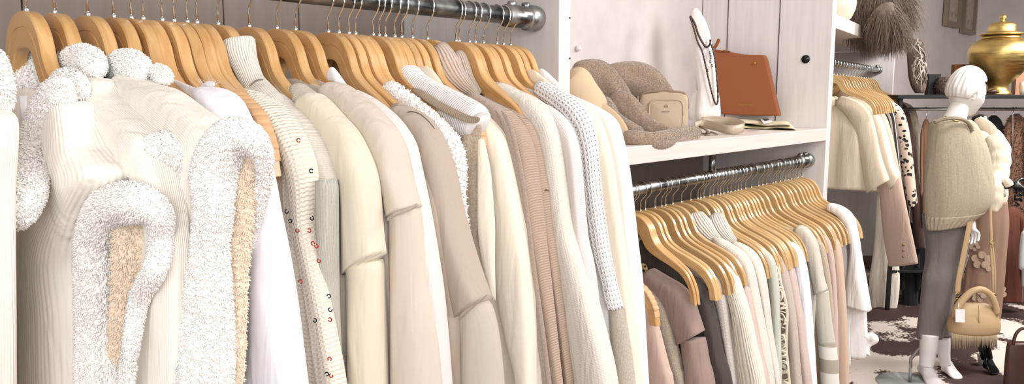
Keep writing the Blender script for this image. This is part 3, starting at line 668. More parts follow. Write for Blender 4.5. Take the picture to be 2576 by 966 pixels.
# --- pale yellow sweatshirt
CS = fabric('pale_butter_jersey', (224, 213, 193), 'smooth', sheen=.3)
CRB = fabric('pale_butter_rib', (236, 226, 208), 'rib', .0048, .0016)
x = HX[627]
g = garment('sweatshirt', 'pale butter-coloured sweatshirt with ribbed neckband and drop-shoulder seam', 'sweatshirt', 627,
  [(778, 222), (815, 248), (850, 283), (885, 320), (910, 365), (932, 425), (942, 480), (952, 570), (961, 628)],
  [(762, 290), (780, 350), (800, 410), (830, 450), (866, 470), (876, 520), (874, 580), (872, 640), (870, 696)], CS, T=.031, extend=False, body=[(765, 235), (815, 300), (860, 380), (875, 480), (880, 700), (880, 1100)], fold=.02)
lower = piece('lower_sleeve', xt([(917, 655, 46), (918, 672, 48.5), (919, 720, 48.5), (921, 800, 50), (923, 880, 51), (926, 1000, 52), (930, 1200, 50)], x, k=.95), CS, g, fold=.04); lower['label'] = 'sleeve below the drop-shoulder seam'
piece('shoulder_seam', xt([(869, 697, 1.6), (880, 684, 1.6), (915, 655, 1.6), (950, 640, 1.6), (962, 629, 1.6)], x, off=-.043), CS, g, n=20, m=8)
piece('neckband', xt([(744, 240, 26), (752, 238, 30), (768, 250, 31), (784, 262, 30), (796, 275, 18)], x, k=.62), CRB, g, n=26)['label'] = 'ribbed neckband'
# --- beige sweatshirt with piped seam
BS = fabric('beige_twill', (212, 199, 184), 'plain', .0024, .0008)
x = HX[697]
g = garment('sweatshirt', 'beige sweatshirt with a thick piped sleeve seam, left of the white shirt collar', 'sweatshirt', 697,
  [(822, 214), (845, 206), (885, 226), (935, 262), (980, 308), (1008, 360), (1022, 415), (1040, 470), (1054, 510)],
  [(826, 255), (850, 310), (890, 370), (925, 420), (955, 440), (968, 470), (974, 500), (977, 530), (980, 552)], BS, T=.033, extend=False, body=[(835, 225), (900, 280), (960, 360), (985, 480), (1000, 700), (1010, 1100)], fold=.02)
piece('lower_sleeve', xt([(1017, 527, 40), (1019, 545, 42), (1023, 620, 46), (1030, 720, 52), (1040, 820, 60), (1050, 966, 66), (1062, 1200, 74)], x, k=.75), BS, g, fold=.05)['label'] = 'sleeve below the piped seam'
piece('piped_seam', xt([(975, 557, 3), (979, 548, 5), (1000, 536, 5), (1030, 526, 4.5), (1053, 513, 4)], x, off=-.04), BS, g, n=24, m=10)
piece('neckband', xt([(826, 234, 18), (838, 232, 24), (856, 240, 25), (870, 248, 22)], x, k=.6), BS, g, n=20)
# --- white collared shirt
PW = fabric('pinkish_white_cotton', (226, 217, 213), 'smooth')
x = HX[744]
g = garment('shirt', 'pinkish white shirt with a pointed bright white collar behind the beige sweatshirt', 'shirt', 744,
  [(880, 214), (930, 238), (985, 280), (1022, 325), (1040, 360), (1050, 400), (1066, 465), (1084, 545), (1102, 640), (1118, 740), (1130, 860), (1138, 966)],
  [(860, 240), (910, 280), (950, 320), (985, 370), (1005, 430), (1020, 500), (1035, 580), (1048, 680), (1060, 780), (1066, 870), (1072, 966)], PW, T=.035)
WS = fabric('bright_white_cotton', (250, 249, 252), 'smooth')
def flap(name, pts, x, th, mat, par, rd=X1, bulge=.0, sub=2):
    """stiff flat cloth piece with thickness from a pixel outline on plane x"""
    p0 = (x, YR, 1.7) if np.isscalar(x) else x; P = [on_plane(*q, p0, rd) for q in pts]; c = np.mean(P, 0); mb = MB(); n = len(P)
    V = [p+rd*(-th) for p in P]+[p+rd*th for p in P]+[c-rd*(th+bulge), c+rd*(th+bulge)]
    f = [(i, (i+1) % n, 2*n) for i in range(n)]+[(n+(i+1) % n, n+i, 2*n+1) for i in range(n)]+[(i, n+i, n+(i+1) % n, (i+1) % n) for i in range(n)]
    mb.add(V, f, np.array(V)[:, 1:3]); o = mb.link(name, mat, par); o.modifiers.new('sub', 'SUBSURF').levels = sub; o.modifiers[-1].render_levels = sub; return o
flap('collar', [(820, 190), (826, 172), (834, 165), (842, 172), (858, 195), (884, 232), (870, 228), (845, 208), (824, 204)], x-.02, .004, WS, g, bulge=.006)
# --- taupe sweatshirt
TS = fabric('taupe_jersey', (184, 168, 153), 'smooth')
TS2 = fabric('light_taupe_jersey', (196, 184, 171), 'smooth')
x = HX[826]
g = garment('sweatshirt', 'taupe sweatshirt with stitched neck seam where the long bare hanger arm ends', 'sweatshirt', 826,
  [(998, 258), (1030, 268), (1065, 288), (1095, 325), (1118, 380), (1135, 440), (1152, 520), (1180, 610), (1205, 680), (1228, 740)],
  [(985, 300), (1010, 350), (1035, 400), (1055, 440), (1080, 490), (1095, 560), (1110, 620), (1125, 690), (1140, 750), (1155, 806)], TS, T=.034, extend=False, body=[(995, 275), (1060, 330), (1110, 420), (1130, 560), (1150, 800), (1160, 1100)], fold=.03)
piece('lower_sleeve', xt([(1192, 768, 40), (1198, 790, 46), (1206, 850, 50), (1214, 966, 55), (1230, 1200, 60)], x, k=.8), TS2, g, fold=.03)['label'] = 'paler sleeve below the seam'
piece('shoulder_seam', xt([(1156, 806, 1.6), (1180, 782, 1.6), (1205, 760, 1.6), (1228, 739, 1.6)], x, off=-.045), TS, g, n=16, m=8)
piece('front_panel', xt([(1070, 430, 16), (1092, 520, 22), (1112, 640, 26), (1128, 780, 28), (1135, 900, 28), (1140, 1150, 28)], x-.035, k=.6), TS, g, fold=.05)
piece('neckband', xt([(988, 282, 14), (1000, 280, 22), (1018, 290, 24), (1028, 300, 18)], x, k=.62), TS, g, n=20)
piece('neck_seam', xt([(1014, 322, 1.4), (1020, 298, 1.5), (1026, 282, 1.5), (1050, 284, 1.5), (1075, 302, 1.5), (1095, 326, 1.4)], x, off=-.036), plain('seam_thread', (120, 106, 96), .8), g, n=24, m=8)
# --- mauve garment glimpsed behind
MV = fabric('dusty_mauve_fleece', (160, 138, 136), 'smooth')
garment('sweater', 'dusty mauve sweater glimpsed between the beige sweatshirt and the long bare hanger arm', 'sweater', 853,
  [(890, 215), (930, 235), (975, 270), (1010, 320), (1040, 400)], [(880, 240), (900, 270), (930, 300), (960, 340), (990, 400)], MV, T=.02, extend=False, back=False)
# --- looped white cardigan
FW_ = fabric('white_loop_yarn', (247, 243, 240), 'knit', .010, .004)
garment('looped_cardigan', 'white cardigan of looped shaggy yarn between the taupe sweatshirt and the striped fuzzy sweater', 'cardigan', 895,
  [(968, 206), (985, 206), (1015, 228), (1060, 262), (1105, 302), (1142, 340), (1160, 385), (1162, 430), (1160, 480), (1166, 560), (1178, 640), (1190, 760)],
  [(972, 235), (990, 255), (1025, 275), (1060, 300), (1092, 340), (1112, 380), (1125, 430), (1132, 500), (1140, 570), (1148, 660), (1150, 760)], FW_, T=.022, tuft=(60000, .006, .0034, .2, .8), fold=.06)
# --- striped fuzzy sweater hanging off its hanger
STF = fabric('fuzzy_white_rib_knit', (247, 244, 241), 'ribx', .0048, .0014)
TK = fabric('taupe_chunky_fuzz', (190, 172, 152), 'knit', .016, .006, melange=.2)
x = HX[939]
g = garment('fuzzy_sweater', 'white fuzzy sweater with taupe stripes draped over a ridged hanger end', 'sweater', 970,
  [(1012, 172), (1035, 164), (1068, 192), (1120, 218), (1170, 242), (1205, 262), (1216, 280)],
  [(1012, 205), (1035, 240), (1070, 275), (1110, 305), (1145, 332), (1172, 345), (1190, 340)], STF, T=.03, extend=False, back=False, fold=.02, body=False, tuft=(30000, .005, .0003, .1, .9))
piece('taupe_stripe', xt([(1036, 222, 3), (1060, 236, 9), (1100, 262, 10), (1150, 288, 10), (1188, 302, 9), (1208, 298, 6)], HX[970]-.044, k=.35), fabric('taupe_stripe_fuzz', (196, 176, 152), 'ribx', .0048, .0014), g, tuft=(20000, .005, .0004, .2, .9))['label'] = 'taupe stripe'
piece('hanging_side', xt([(1188, 300, 26), (1180, 360, 24), (1184, 440, 20), (1188, 520, 18), (1194, 600, 14), (1202, 680, 8)], HX[970]-.01, k=.5), TK, g, fold=.08, tuft=(14000, .009, .0003, .2, .9), ripple=.1)['label'] = 'taupe chunky hanging side'
# --- ivory blouse
IV = fabric('ivory_satin_crepe', (238, 228, 210), 'smooth', rough=.6)
x = HX[996]
g = garment('blouse', 'ivory blouse with a soft collar hanging right of the striped fuzzy sweater', 'blouse', 1011,
  [(1150, 235), (1200, 268), (1240, 305), (1264, 335), (1278, 375), (1294, 440), (1310, 520), (1330, 640), (1348, 800), (1362, 966)],
  [(1140, 270), (1170, 310), (1200, 350), (1218, 395), (1228, 450), (1236, 530), (1246, 620), (1252, 740), (1272, 850), (1298, 966)], IV, T=.03, dx=.020, fold=.07)
piece('front_flap', xt([(1210, 350, 8), (1216, 420, 16), (1220, 500, 20), (1224, 580, 22), (1230, 660, 16), (1240, 730, 7), (1245, 755, 2)], x-.03, k=.4), IV, g, fold=.06)
flap('collar', [(1052, 172), (1068, 162), (1082, 168), (1105, 196), (1125, 228), (1110, 222), (1085, 205), (1062, 196)], x-.01, .004, IV, g, bulge=.005)
# --- taupe turtleneck cardigans
TR = fabric('taupe_wide_rib', (222, 201, 185), 'rib', .011, .004, melange=.04)
TQ = fabric('taupe_fine_rib', (188, 165, 146), 'ribx', .0052, .0018, melange=.06)
TP = fabric('taupe_melange', (176, 158, 144), 'plain', .003, .001, melange=.12)
def tx(px): return HX[px]
x = HX[1011]
g = garment('cardigan', 'grey-taupe cardigan with flat front bands, in front of two taupe ribbed sweaters', 'cardigan', 1038,
  [(1180, 225), (1215, 245), (1250, 266), (1278, 296), (1302, 345), (1316, 410), (1330, 495), (1345, 600), (1365, 740), (1392, 966)],
  [(1175, 250), (1200, 270), (1232, 290), (1255, 320), (1272, 352), (1290, 410), (1305, 495), (1320, 600), (1338, 740), (1364, 966)], TP, T=.018, dx=.022, fold=.03)
for q in (0, 1): piece('front_band', xt([(1245+q*14, 276, 4), (1268+q*14, 310, 6), (1286+q*12, 370, 6), (1300+q*12, 440, 6), (1312+q*12, 520, 6), (1330+q*11, 660, 6), (1352+q*11, 820, 6), (1370+q*11, 966, 6), (1392+q*11, 1200, 6)], HX[1038]+.002, k=.4), TP, g, m=12)
x = HX[1076]
g = garment('turtleneck_sweater', 'taupe fine-ribbed sweater with a thick wide-ribbed turtleneck', 'sweater', 1076,
  [(1190, 232), (1230, 252), (1275, 275), (1300, 300), (1322, 335), (1336, 375), (1344, 430), (1354, 495), (1368, 600), (1388, 740), (1416, 966)],
  [(1185, 260), (1215, 275), (1250, 300), (1280, 335), (1298, 370), (1308, 410), (1318, 450), (1330, 520), (1344, 620), (1362, 750), (1390, 966)], TQ, T=.026, fold=.04)
piece('turtleneck', xt([(1098, 118, 14, .8), (1108, 128, 26), (1122, 158, 34), (1142, 192, 32), (1166, 218, 24), (1190, 236, 16), (1205, 246, 6)], x-.01, k=.75), TR, g, n=44)['label'] = 'wide-ribbed folded neck'
g = garment('turtleneck_sweater', 'taupe ribbed turtleneck sweater directly behind the other one, cuff seam showing', 'sweater', 1147,
  [(1215, 232), (1255, 256), (1296, 275), (1330, 300), (1350, 330), (1364, 375), (1374, 430), (1384, 478), (1392, 560), (1405, 640), (1422, 780), (1444, 966)],
  [(1210, 255), (1250, 280), (1290, 305), (1316, 340), (1332, 385), (1342, 430), (1354, 480), (1366, 560), (1378, 640), (1396, 780), (1420, 966)], TQ, T=.026, fold=.04)
piece('turtleneck', xt([(1146, 132, 10), (1152, 142, 20), (1160, 165, 22), (1172, 195, 20), (1190, 218, 14), (1208, 236, 8)], HX[1147]-.03, k=.8), TR, g, n=36)['label'] = 'wide-ribbed folded neck'
piece('cuff_seam', xt([(1354, 480, 2), (1368, 477, 3), (1383, 480, 2)], HX[1147], off=-.02), TQ, g, n=10, m=8)
# --- fuzzy cream sweater
FZ = fabric('fuzzy_cream_knit', (228, 222, 211), 'knit', .0072, .002, melange=.05)
garment('fuzzy_sweater', 'fuzzy cream knit sweater with a broad sleeve right of the taupe ribbed sweaters', 'sweater', 1181,
  [(1240, 214), (1256, 206), (1295, 224), (1342, 246), (1385, 282), (1408, 325), (1422, 390), (1434, 470), (1450, 560), (1476, 650), (1502, 750), (1528, 850), (1552, 966)],
  [(1242, 238), (1280, 262), (1315, 292), (1345, 335), (1362, 390), (1374, 450), (1386, 510), (1396, 600), (1410, 700), (1428, 850), (1444, 966)], FZ, T=.04, fold=.03, tuft=(22000, .006, .00025, .3, .9))
# --- pale pink knit
PP = fabric('pale_pink_knit', (236, 226, 222), 'ribx', .004, .001)
g = garment('knitted_jumper', 'pale pinkish ribbed knit squeezed between the fuzzy cream and the white openwork sweaters', 'top', 1196,
  [(1322, 244), (1370, 262), (1408, 288), (1436, 325), (1450, 370), (1458, 430), (1464, 500), (1475, 600), (1500, 720)],
  [(1345, 268), (1375, 290), (1402, 322), (1420, 360), (1430, 410), (1438, 470), (1446, 540), (1452, 620), (1470, 720)], PP, T=.022)
piece('ribbed_trim', xt([(1405, 300, 4), (1424, 335, 6), (1434, 372, 7), (1441, 400, 4)], HX[1196]-.02), PP, g, m=12)
# --- white openwork sweater
OW = fabric('white_openwork', (250, 248, 247), 'openknit', .0095, .004)
OWL = fabric('white_fuzzy_knit', (248, 246, 245), 'knit', .009, .003)
GT = fabric('greige_fuzzy_knit', (205, 194, 178), 'knit', .006, .002, melange=.12)
Oo = [(1346, 214), (1366, 204), (1415, 230), (1458, 258), (1488, 296), (1504, 345), (1512, 400), (1520, 470), (1532, 540), (1546, 620), (1562, 700), (1580, 775)]
Ii = [(1352, 240), (1390, 268), (1425, 300), (1448, 345), (1462, 395), (1470, 460), (1476, 520), (1484, 590), (1496, 650), (1510, 700), (1520, 740), (1530, 770)]
x = HX[1250]
g = garment('openwork_sweater', 'white openwork fuzzy sweater whose sleeve turns greige towards the cuff', 'sweater', 1250, Oo, Ii, OW, T=.034, extend=False, fold=.03, tuft=(9000, .008, .00025, .2, .9), bodymat=OWL, inset=.02)
R_, U_, _ = ribbon(Oo, Ii, (x, YR, 1.7), X1, .028, fold=.03, seed=int(x*1000)); c_ = R_.mean(1, keepdims=True); MB().rings(c_+(R_-c_)*.985, True, U_).link('inner_layer', fabric('inner_beige', (232, 222, 214), 'smooth'), g)
piece('lower_sleeve', xt([(1555, 772, 25), (1562, 820, 28), (1570, 900, 28), (1578, 1000, 28), (1590, 1200, 28)], x), GT, g, tuft=(14000, .007, .0003, .3, .9))['label'] = 'greige lower sleeve'
piece('side_stripe', xt([(1530, 560, 3), (1542, 620, 7), (1555, 680, 8), (1572, 750, 6)], x+.03), GT, g, m=12)
# --- cream and white shirts at the end of the rail
C2 = fabric('cream_cotton', (240, 228, 208), 'smooth')
x = HX[1267]
g = garment('shirt', 'cream shirt with upright collar, second last on the top left rail', 'shirt', 1267,
  [(1365, 215), (1420, 235), (1475, 262), (1510, 300), (1528, 345), (1545, 415), (1558, 500), (1576, 620), (1592, 720), (1606, 830), (1616, 966)],
  [(1370, 240), (1420, 270), (1465, 305), (1492, 350), (1508, 400), (1522, 480), (1536, 580), (1550, 680), (1566, 780), (1582, 870), (1594, 966)], C2, T=.024, fold=.03)
flap('collar', [(1322, 190), (1325, 174), (1340, 172), (1358, 186), (1385, 210), (1420, 232), (1395, 232), (1360, 222), (1325, 205)], x-.005, .004, C2, g, bulge=.006)
x = HX[1285]
g = garment('shirt', 'white shirt with a crisp collar, last one against the white side panel', 'shirt', 1285,
  [(1400, 222), (1450, 245), (1500, 268), (1540, 295), (1556, 325), (1570, 380), (1582, 450), (1590, 520), (1600, 610), (1612, 700), (1620, 800), (1627, 900), (1632, 966)],
  [(1405, 245), (1450, 270), (1500, 305), (1525, 340), (1540, 390), (1552, 450), (1562, 520), (1575, 610), (1590, 710), (1600, 800), (1608, 900), (1612, 966)], fabric('white_poplin', (246, 241, 234), 'smooth'), T=.024, fold=.02)
flap('collar', [(1352, 184), (1356, 170), (1368, 172), (1392, 196), (1412, 214), (1413, 226), (1395, 228), (1372, 214)], x, .004, WS, g, bulge=.006)
# ------------------------------------------------------------------ rack 2 under the shelf
H2 = [1586, 1593, 1611, 1623, 1647, 1664, 1674, 1692, 1714, 1737, 1755, 1762, 1770, 1785, 1793, 1805, 1812, 1820, 1830, 1838, 1848, 1856, 1864, 1875, 1890, 1908, 1918, 1928, 1944, 1951, 1962, 1974, 1982, 1991, 1999, 2007, 2017]
W2 = {1586: 'nearest one, mostly hidden by the white shirt', 1593: 'with the ridged grip over the blush top', 1611: 'arm crossing above the mauve sweatshirt', 1623: 'second arm above the mauve sweatshirt', 1647: 'third arm above the mauve sweatshirt',
 1664: 'arm ending at the speckled grey-white knit', 1674: 'long bare arm before the cream high necks', 1692: 'orange-toned arm just left of the cream high necks', 1714: 'inside the front cream high-neck sweater', 1737: 'inside the back cream high-neck sweater'}
for k_, px in enumerate(H2):
    X_ = onY(px, 539-.245*(px-1611), YR)[0]; HX[px] = X_
    t = W2.get(px)
    if t is None:
        j = k_-10; ords = 'first second third fourth fifth sixth seventh eighth ninth tenth eleventh twelfth thirteenth fourteenth fifteenth sixteenth seventeenth eighteenth nineteenth twentieth twenty-first twenty-second twenty-third twenty-fourth twenty-fifth twenty-sixth twenty-seventh'.split(); frac = ['over the lace-front top', 'over the mauve-beige knits', 'over the white blouse', 'over the striped pullover', 'above the beige trousers', 'by the white t-shirt', 'near the right-hand side panel'][min(6, j//4)]
        t = frac+', '+ords[len(H2)-1-k_]+' from the right end'
    hanger((X_, YR, 1.2205), math.radians(random.uniform(-1.5, 1.5)), 'pale hanger on the middle rail '+t if k_ >= 10 else 'pale wooden hanger on the middle rail, '+t, 'wooden hangers on the middle rail', 'arch2' if px not in (1593, 1586) else 'short', grip=False, clip=px in (1647, 1692, 1755, 1793, 1838, 1890, 1918, 1944, 1962))
G2 = 'clothes on the middle rail'
def P2(px): return (HX[px], YR, 1.2)
def g2(name, label, cat, px, O, I, mat, **k):
    k.setdefault('bz', .42); k.setdefault('T', .028); k.setdefault('zmin', .4); k.setdefault('n', 50); k.setdefault('m', 26)
    return garment(name, label, cat, px, O, I, mat, p0=P2(px), group=G2, **k)
BL = fabric('blush_crepe', (206, 180, 166), 'smooth')
g2('top', 'blush top with a ridged wooden grip beside it, nearest on the middle rail', 'top', 1593, [(1612, 745), (1640, 775), (1658, 825), (1672, 880), (1685, 930), (1694, 966)], [(1590, 760), (1598, 800), (1604, 850), (1610, 900), (1614, 940), (1618, 966)], BL, fold=.08, T=.02, dx=onY(1657, 835, 1.05)[0]+.035-HX[1593])
XG = onY(1657, 835, 1.05)[0]
hanger((XG, YR, 1.2205), 0, 'wooden hanger with a ridged tip poking over the blush top at the near end', None, 'arch', grip=True)
GK = fabric('greige_marl_knit', (178, 166, 148), 'knit', .0085, .003, melange=.2)
g2('marl_sweater', 'greige marled knit sweater between the blush top and the mauve sweatshirt', 'sweater', 1611, [(1608, 706), (1640, 724), (1670, 762), (1688, 812), (1702, 865), (1715, 920), (1726, 966)], [(1600, 745), (1625, 780), (1645, 820), (1658, 850), (1672, 890), (1686, 930), (1696, 966)], GK, fold=.03)
MA = fabric('mauve_jersey', (168, 145, 136), 'smooth', sheen=.3)
g = g2('sweatshirt', 'dusty mauve sweatshirt with a leopard-print collar piece showing behind it', 'sweatshirt', 1623, [(1632, 668), (1678, 694), (1715, 716), (1742, 748), (1756, 790), (1770, 832)], [(1615, 712), (1645, 745), (1668, 780), (1685, 815), (1698, 840), (1706, 868)], MA, extend=False, T=.04, body=[(1628, 690), (1680, 740), (1710, 800), (1720, 966), (1725, 1100)], fold=.03)
piece('lower_sleeve', xt([(1742, 852, 32), (1745, 870, 33), (1750, 910, 34), (1760, 966, 38), (1775, 1120, 42)], HX[1623], k=.8), MA, g, fold=.06)
m, nt, b = new_mat('leopard_print', srgb(206, 186, 150), .8)
def leopard(nt, b, sc, base, spot):
    tc = N(nt, 'ShaderNodeTexCoord'); vo = N(nt, 'ShaderNodeTexVoronoi', Scale=sc); nt.links.new(tc.outputs['Object'], vo.inputs['Vector'])
    no = N(nt, 'ShaderNodeTexNoise', Scale=sc*2.2); nt.links.new(tc.outputs['Object'], no.inputs['Vector'])
    h = math_n(nt, 'ADD', vo.outputs['Distance'], math_n(nt, 'MULTIPLY', math_n(nt, 'SUBTRACT', no.outputs[0], .5), .5))
    nt.links.new(ramp(nt, h, [(.33, srgb(*spot)), (.40, srgb(*base))]), b.inputs['Base Color'])
leopard(nt, b, 70, (196, 168, 124), (38, 30, 26)); LEO1 = m
o = flap('leopard_blouse', [(1604, 662), (1618, 660), (1632, 670), (1626, 690), (1618, 706), (1606, 706)], HX[1611]+.03, .006, LEO1, None, bulge=.004)
tag(o, 'leopard-print blouse collar peeking out beside the mauve sweatshirt', 'blouse', None)
CH = fabric('charcoal_satin', (78, 72, 66), 'smooth', rough=.6)
g2('blouse', 'charcoal grey blouse behind the mauve sweatshirt', 'blouse', 1647, [(1750, 690), (1778, 730), (1795, 770), (1806, 820), (1822, 890), (1842, 966)], [(1735, 720), (1755, 760), (1765, 800), (1775, 850), (1785, 900), (1798, 966)], CH, fold=.1, T=.03)
GW = fabric('speckled_cable_knit', (214, 206, 200), 'knit', .012, .004, melange=.12)
g2('cable_sweater', 'speckled grey-white chunky knit sweater left of the cream ribbed one', 'sweater', 1664, [(1700, 634), (1740, 652), (1795, 682), (1820, 715), (1832, 765), (1840, 830), (1850, 900), (1858, 966)], [(1700, 655), (1740, 685), (1775, 715), (1800, 755), (1812, 800), (1822, 850), (1832, 910), (1840, 966)], GW, fold=.03)
CRR = fabric('cream_fuzzy_rib', (236, 230, 214), 'rib', .008, .0022)
g2('fuzzy_sweater', 'cream ribbed fuzzy sweater with a broad shoulder on the middle rail', 'sweater', 1674, [(1704, 603), (1755, 622), (1815, 650), (1850, 685), (1872, 740), (1890, 800), (1905, 870), (1926, 966)], [(1700, 622), (1750, 655), (1798, 690), (1825, 730), (1840, 780), (1848, 840), (1854, 900), (1862, 966)], CRR, fold=.03, T=.035)
BR = fabric('blush_rib', (214, 192, 182), 'rib', .006, .002)
g2('knitted_jumper', 'blush knit top with dark stripes glimpsed below the long bare hanger arm', 'top', 1692, [(1880, 712), (1890, 745), (1900, 800), (1912, 860), (1924, 910), (1936, 966)], [(1868, 730), (1876, 780), (1884, 830), (1892, 880), (1900, 920), (1910, 966)], BR)
CT = fabric('cream_fine_knit', (236, 226, 212), 'ribx', .004, .001)
CTN = fabric('cream_neck_rib', (238, 231, 220), 'rib', .0105, .0035)
g = g2('high_neck_sweater', 'cream sweater with a ribbed funnel neck, front one of two on the middle rail', 'sweater', 1714, [(1795, 590), (1835, 610), (1872, 635), (1892, 668), (1904, 720), (1918, 790), (1934, 870), (1950, 966)], [(1790, 610), (1825, 640), (1855, 670), (1872, 710), (1886, 760), (1900, 820), (1914, 890), (1930, 966)], CT)
piece('funnel_neck', xt([(1746, 532, 10), (1750, 542, 20, .6), (1764, 566, 26, .7), (1784, 590, 22), (1806, 608, 14)], HX[1714], k=.7), CTN, g)
g = g2('high_neck_sweater', 'cream sweater with a ribbed funnel neck, rear one of two on the middle rail', 'sweater', 1737, [(1842, 602), (1880, 620), (1906, 645), (1922, 690), (1932, 750), (1940, 820), (1952, 890), (1964, 966)], [(1838, 620), (1870, 645), (1892, 675), (1908, 720), (1920, 780), (1928, 840), (1938, 900), (1950, 966)], CT)
piece('funnel_neck', xt([(1796, 536, 10), (1800, 546, 20, .6), (1812, 572, 22, .7), (1830, 596, 18), (1850, 612, 10)], HX[1737], k=.7), CTN, g)
SG = fabric('sage_grey_cotton', (200, 202, 190), 'smooth')
g2('top', 'sage-grey top with a straight strap edge behind the cream high-neck sweaters', 'top', 1770, [(1872, 600), (1900, 612), (1925, 628), (1945, 650), (1955, 690), (1960, 760), (1966, 966)], [(1872, 622), (1895, 640), (1915, 660), (1930, 690), (1940, 760), (1945, 860), (1950, 966)], SG, T=.02)
# lace-front top: ladder of bars between two crocheted edges
LC = fabric('cream_lace', (236, 226, 206), 'plain', .003, .001)
xl = HX[1785]-.01
g = root('lace_top', (xl, YR, .9), 'cream crochet-lace top with openwork loops down its edge', 'top', G2)
A_ = [(1934, 662), (1938, 700), (1944, 745), (1950, 800), (1954, 850), (1960, 900), (1964, 966), (1968, 1050)]; B_ = [(1960, 664), (1962, 700), (1972, 740), (1980, 780), (1979, 830), (1978, 870), (1982, 920), (1986, 966), (1990, 1050)]
for L_ in (A_, B_): piece('lace_edge', xt([(a, b_, 3.4) for a, b_ in L_], xl, k=.5), LC, g, m=12)
sa, sb = spl(A_, 60), spl(B_, 60); s_ = MB()
for q in range(1, 58):
    a, b_ = on_plane(*sa[q], (xl, 0, 0), X1), on_plane(*sb[min(59, q+int(2*math.sin(q)))], (xl, 0, 0), X1); mid = (a+b_)/2+np.array([-.004, 0, .008*math.sin(q*2.1)])
    s_.tube([a, mid, b_], .0021 if q % 3 else .004, 6)
    if q % 9 in (3, 4): s_.tube([mid+np.array([0, .014*math.cos(t), .02*math.sin(t)]) for t in np.linspace(0, 2*PI, 12)], .0034, 6)
s_.link('lace_bars', LC, g)['label'] = 'crocheted openwork bars'
MBG = fabric('mauve_beige_knit', (200, 184, 172), 'ribx', .004, .001, melange=.05)
g2('sweater', 'mauve-beige fine sweater right of the crochet-lace top', 'sweater', 1805, [(1940, 620), (1968, 650), (1984, 700), (1994, 750), (2002, 800), (2008, 860), (2012, 910), (2018, 966)], [(1935, 650), (1955, 690), (1968, 740), (1976, 790), (1982, 840), (1986, 890), (1988, 930), (1990, 966)], MBG)
PB = fabric('pinkish_beige_terry', (208, 188, 178), 'knit', .006, .002, melange=.08)
g2('sweater', 'pinkish beige towelling sweater behind the mauve-beige one', 'sweater', 1830, [(1960, 610), (1985, 640), (2000, 690), (2010, 745), (2020, 800), (2028, 860), (2036, 910), (2044, 966)], [(1955, 640), (1970, 670), (1982, 720), (1995, 780), (2004, 840), (2010, 890), (2014, 930), (2018, 966)], PB)
g2('blouse', 'smooth white blouse sleeve hanging in the middle of the middle rail', 'blouse', 1848, [(1985, 600), (2012, 625), (2028, 670), (2036, 730), (2042, 800), (2048, 880), (2054, 966)], [(1980, 630), (1995, 660), (2006, 710), (2015, 770), (2022, 830), (2030, 900), (2036, 966)], fabric('cool_white_satin', (236, 240, 246), 'smooth', rough=.5), T=.03)
GS2 = fabric('greige_knit', (206, 200, 186), 'knit', .006, .0015)
m, nt, b = new_mat('striped_hem_knit', srgb(230, 226, 216), .9)
tc = N(nt, 'ShaderNodeTexCoord'); sp = N(nt, 'ShaderNodeSeparateXYZ'); gm = N(nt, 'ShaderNodeNewGeometry'); nt.links.new(gm.outputs['Position'], sp.inputs[0])
nt.links.new(ramp(nt, math_n(nt, 'SINE', math_n(nt, 'MULTIPLY', sp.outputs[2], 2*PI/.10)), [(.05, srgb(176, 168, 152)), (.12, srgb(234, 230, 222))]), b.inputs['Base Color'])
STH = m
g = g2('striped_pullover', 'greige and white pullover with stripes near its hem, shoulder uncovered', 'sweater', 1875, [(2003, 563), (2030, 573), (2052, 605), (2064, 650), (2074, 700), (2083, 728)], [(1998, 590), (2018, 615), (2030, 650), (2038, 690), (2044, 720), (2048, 742)], GS2, extend=False, T=.03)
piece('lower_sleeve', xt([(2066, 732, 17), (2068, 760, 18), (2074, 820, 19), (2080, 862, 20)], HX[1875]), GS2, g)
piece('striped_sleeve_end', xt([(2080, 858, 21), (2084, 900, 22), (2088, 966, 22), (2092, 1060, 22)], HX[1875]), STH, g)['label'] = 'striped end of the sleeve'
TPT = fabric('taupe_slub', (192, 176, 156), 'knit', .006, .002, melange=.15)
g2('cardigan', 'thin taupe slub cardigan edge right of the striped pullover', 'cardigan', 1908, [(2040, 590), (2068, 610), (2080, 650), (2090, 710), (2096, 770), (2100, 850), (2104, 966)], [(2036, 610), (2056, 640), (2066, 690), (2074, 750), (2080, 820), (2084, 890), (2088, 966)], TPT, T=.02)
g2('dress', 'dusty pink sleeve edge beside the thin taupe cardigan', 'dress', 1928, [(2060, 580), (2084, 600), (2096, 640), (2102, 700), (2106, 780), (2108, 870), (2110, 966)], [(2056, 600), (2074, 630), (2084, 680), (2090, 750), (2094, 830), (2096, 900), (2098, 966)], fabric('dusty_pink', (206, 182, 172), 'smooth'), T=.018)
g2('trousers', 'long beige trousers hanging left of the white t-shirt', 'trousers', 1951, [(2085, 585), (2108, 605), (2118, 650), (2124, 720), (2130, 800), (2134, 880), (2136, 966)], [(2080, 610), (2096, 640), (2102, 700), (2104, 780), (2104, 850), (2102, 910), (2102, 966)], fabric('warm_beige_twill', (206, 180, 160), 'smooth'), T=.03, fold=.05)
WT = fabric('white_tee_jersey', (246, 244, 242), 'smooth')
g = g2('tshirt', 'white t-shirt with a wide short sleeve near the right end of the middle rail', 't-shirt', 1991, [(2082, 508), (2118, 518), (2146, 542), (2160, 590), (2168, 640), (2178, 700), (2192, 782)], [(2078, 528), (2108, 545), (2128, 575), (2138, 620), (2136, 660), (2130, 710), (2124, 762)], WT, extend=False, T=.05, body=[(2090, 530), (2130, 590), (2140, 700), (2145, 850), (2148, 905)], fold=.05)
piece('shirt_front', xt([(2150, 680, 14), (2152, 760, 22), (2156, 830, 22), (2158, 905, 21)], HX[1991]+.03, k=.5), WT, g, fold=.08)
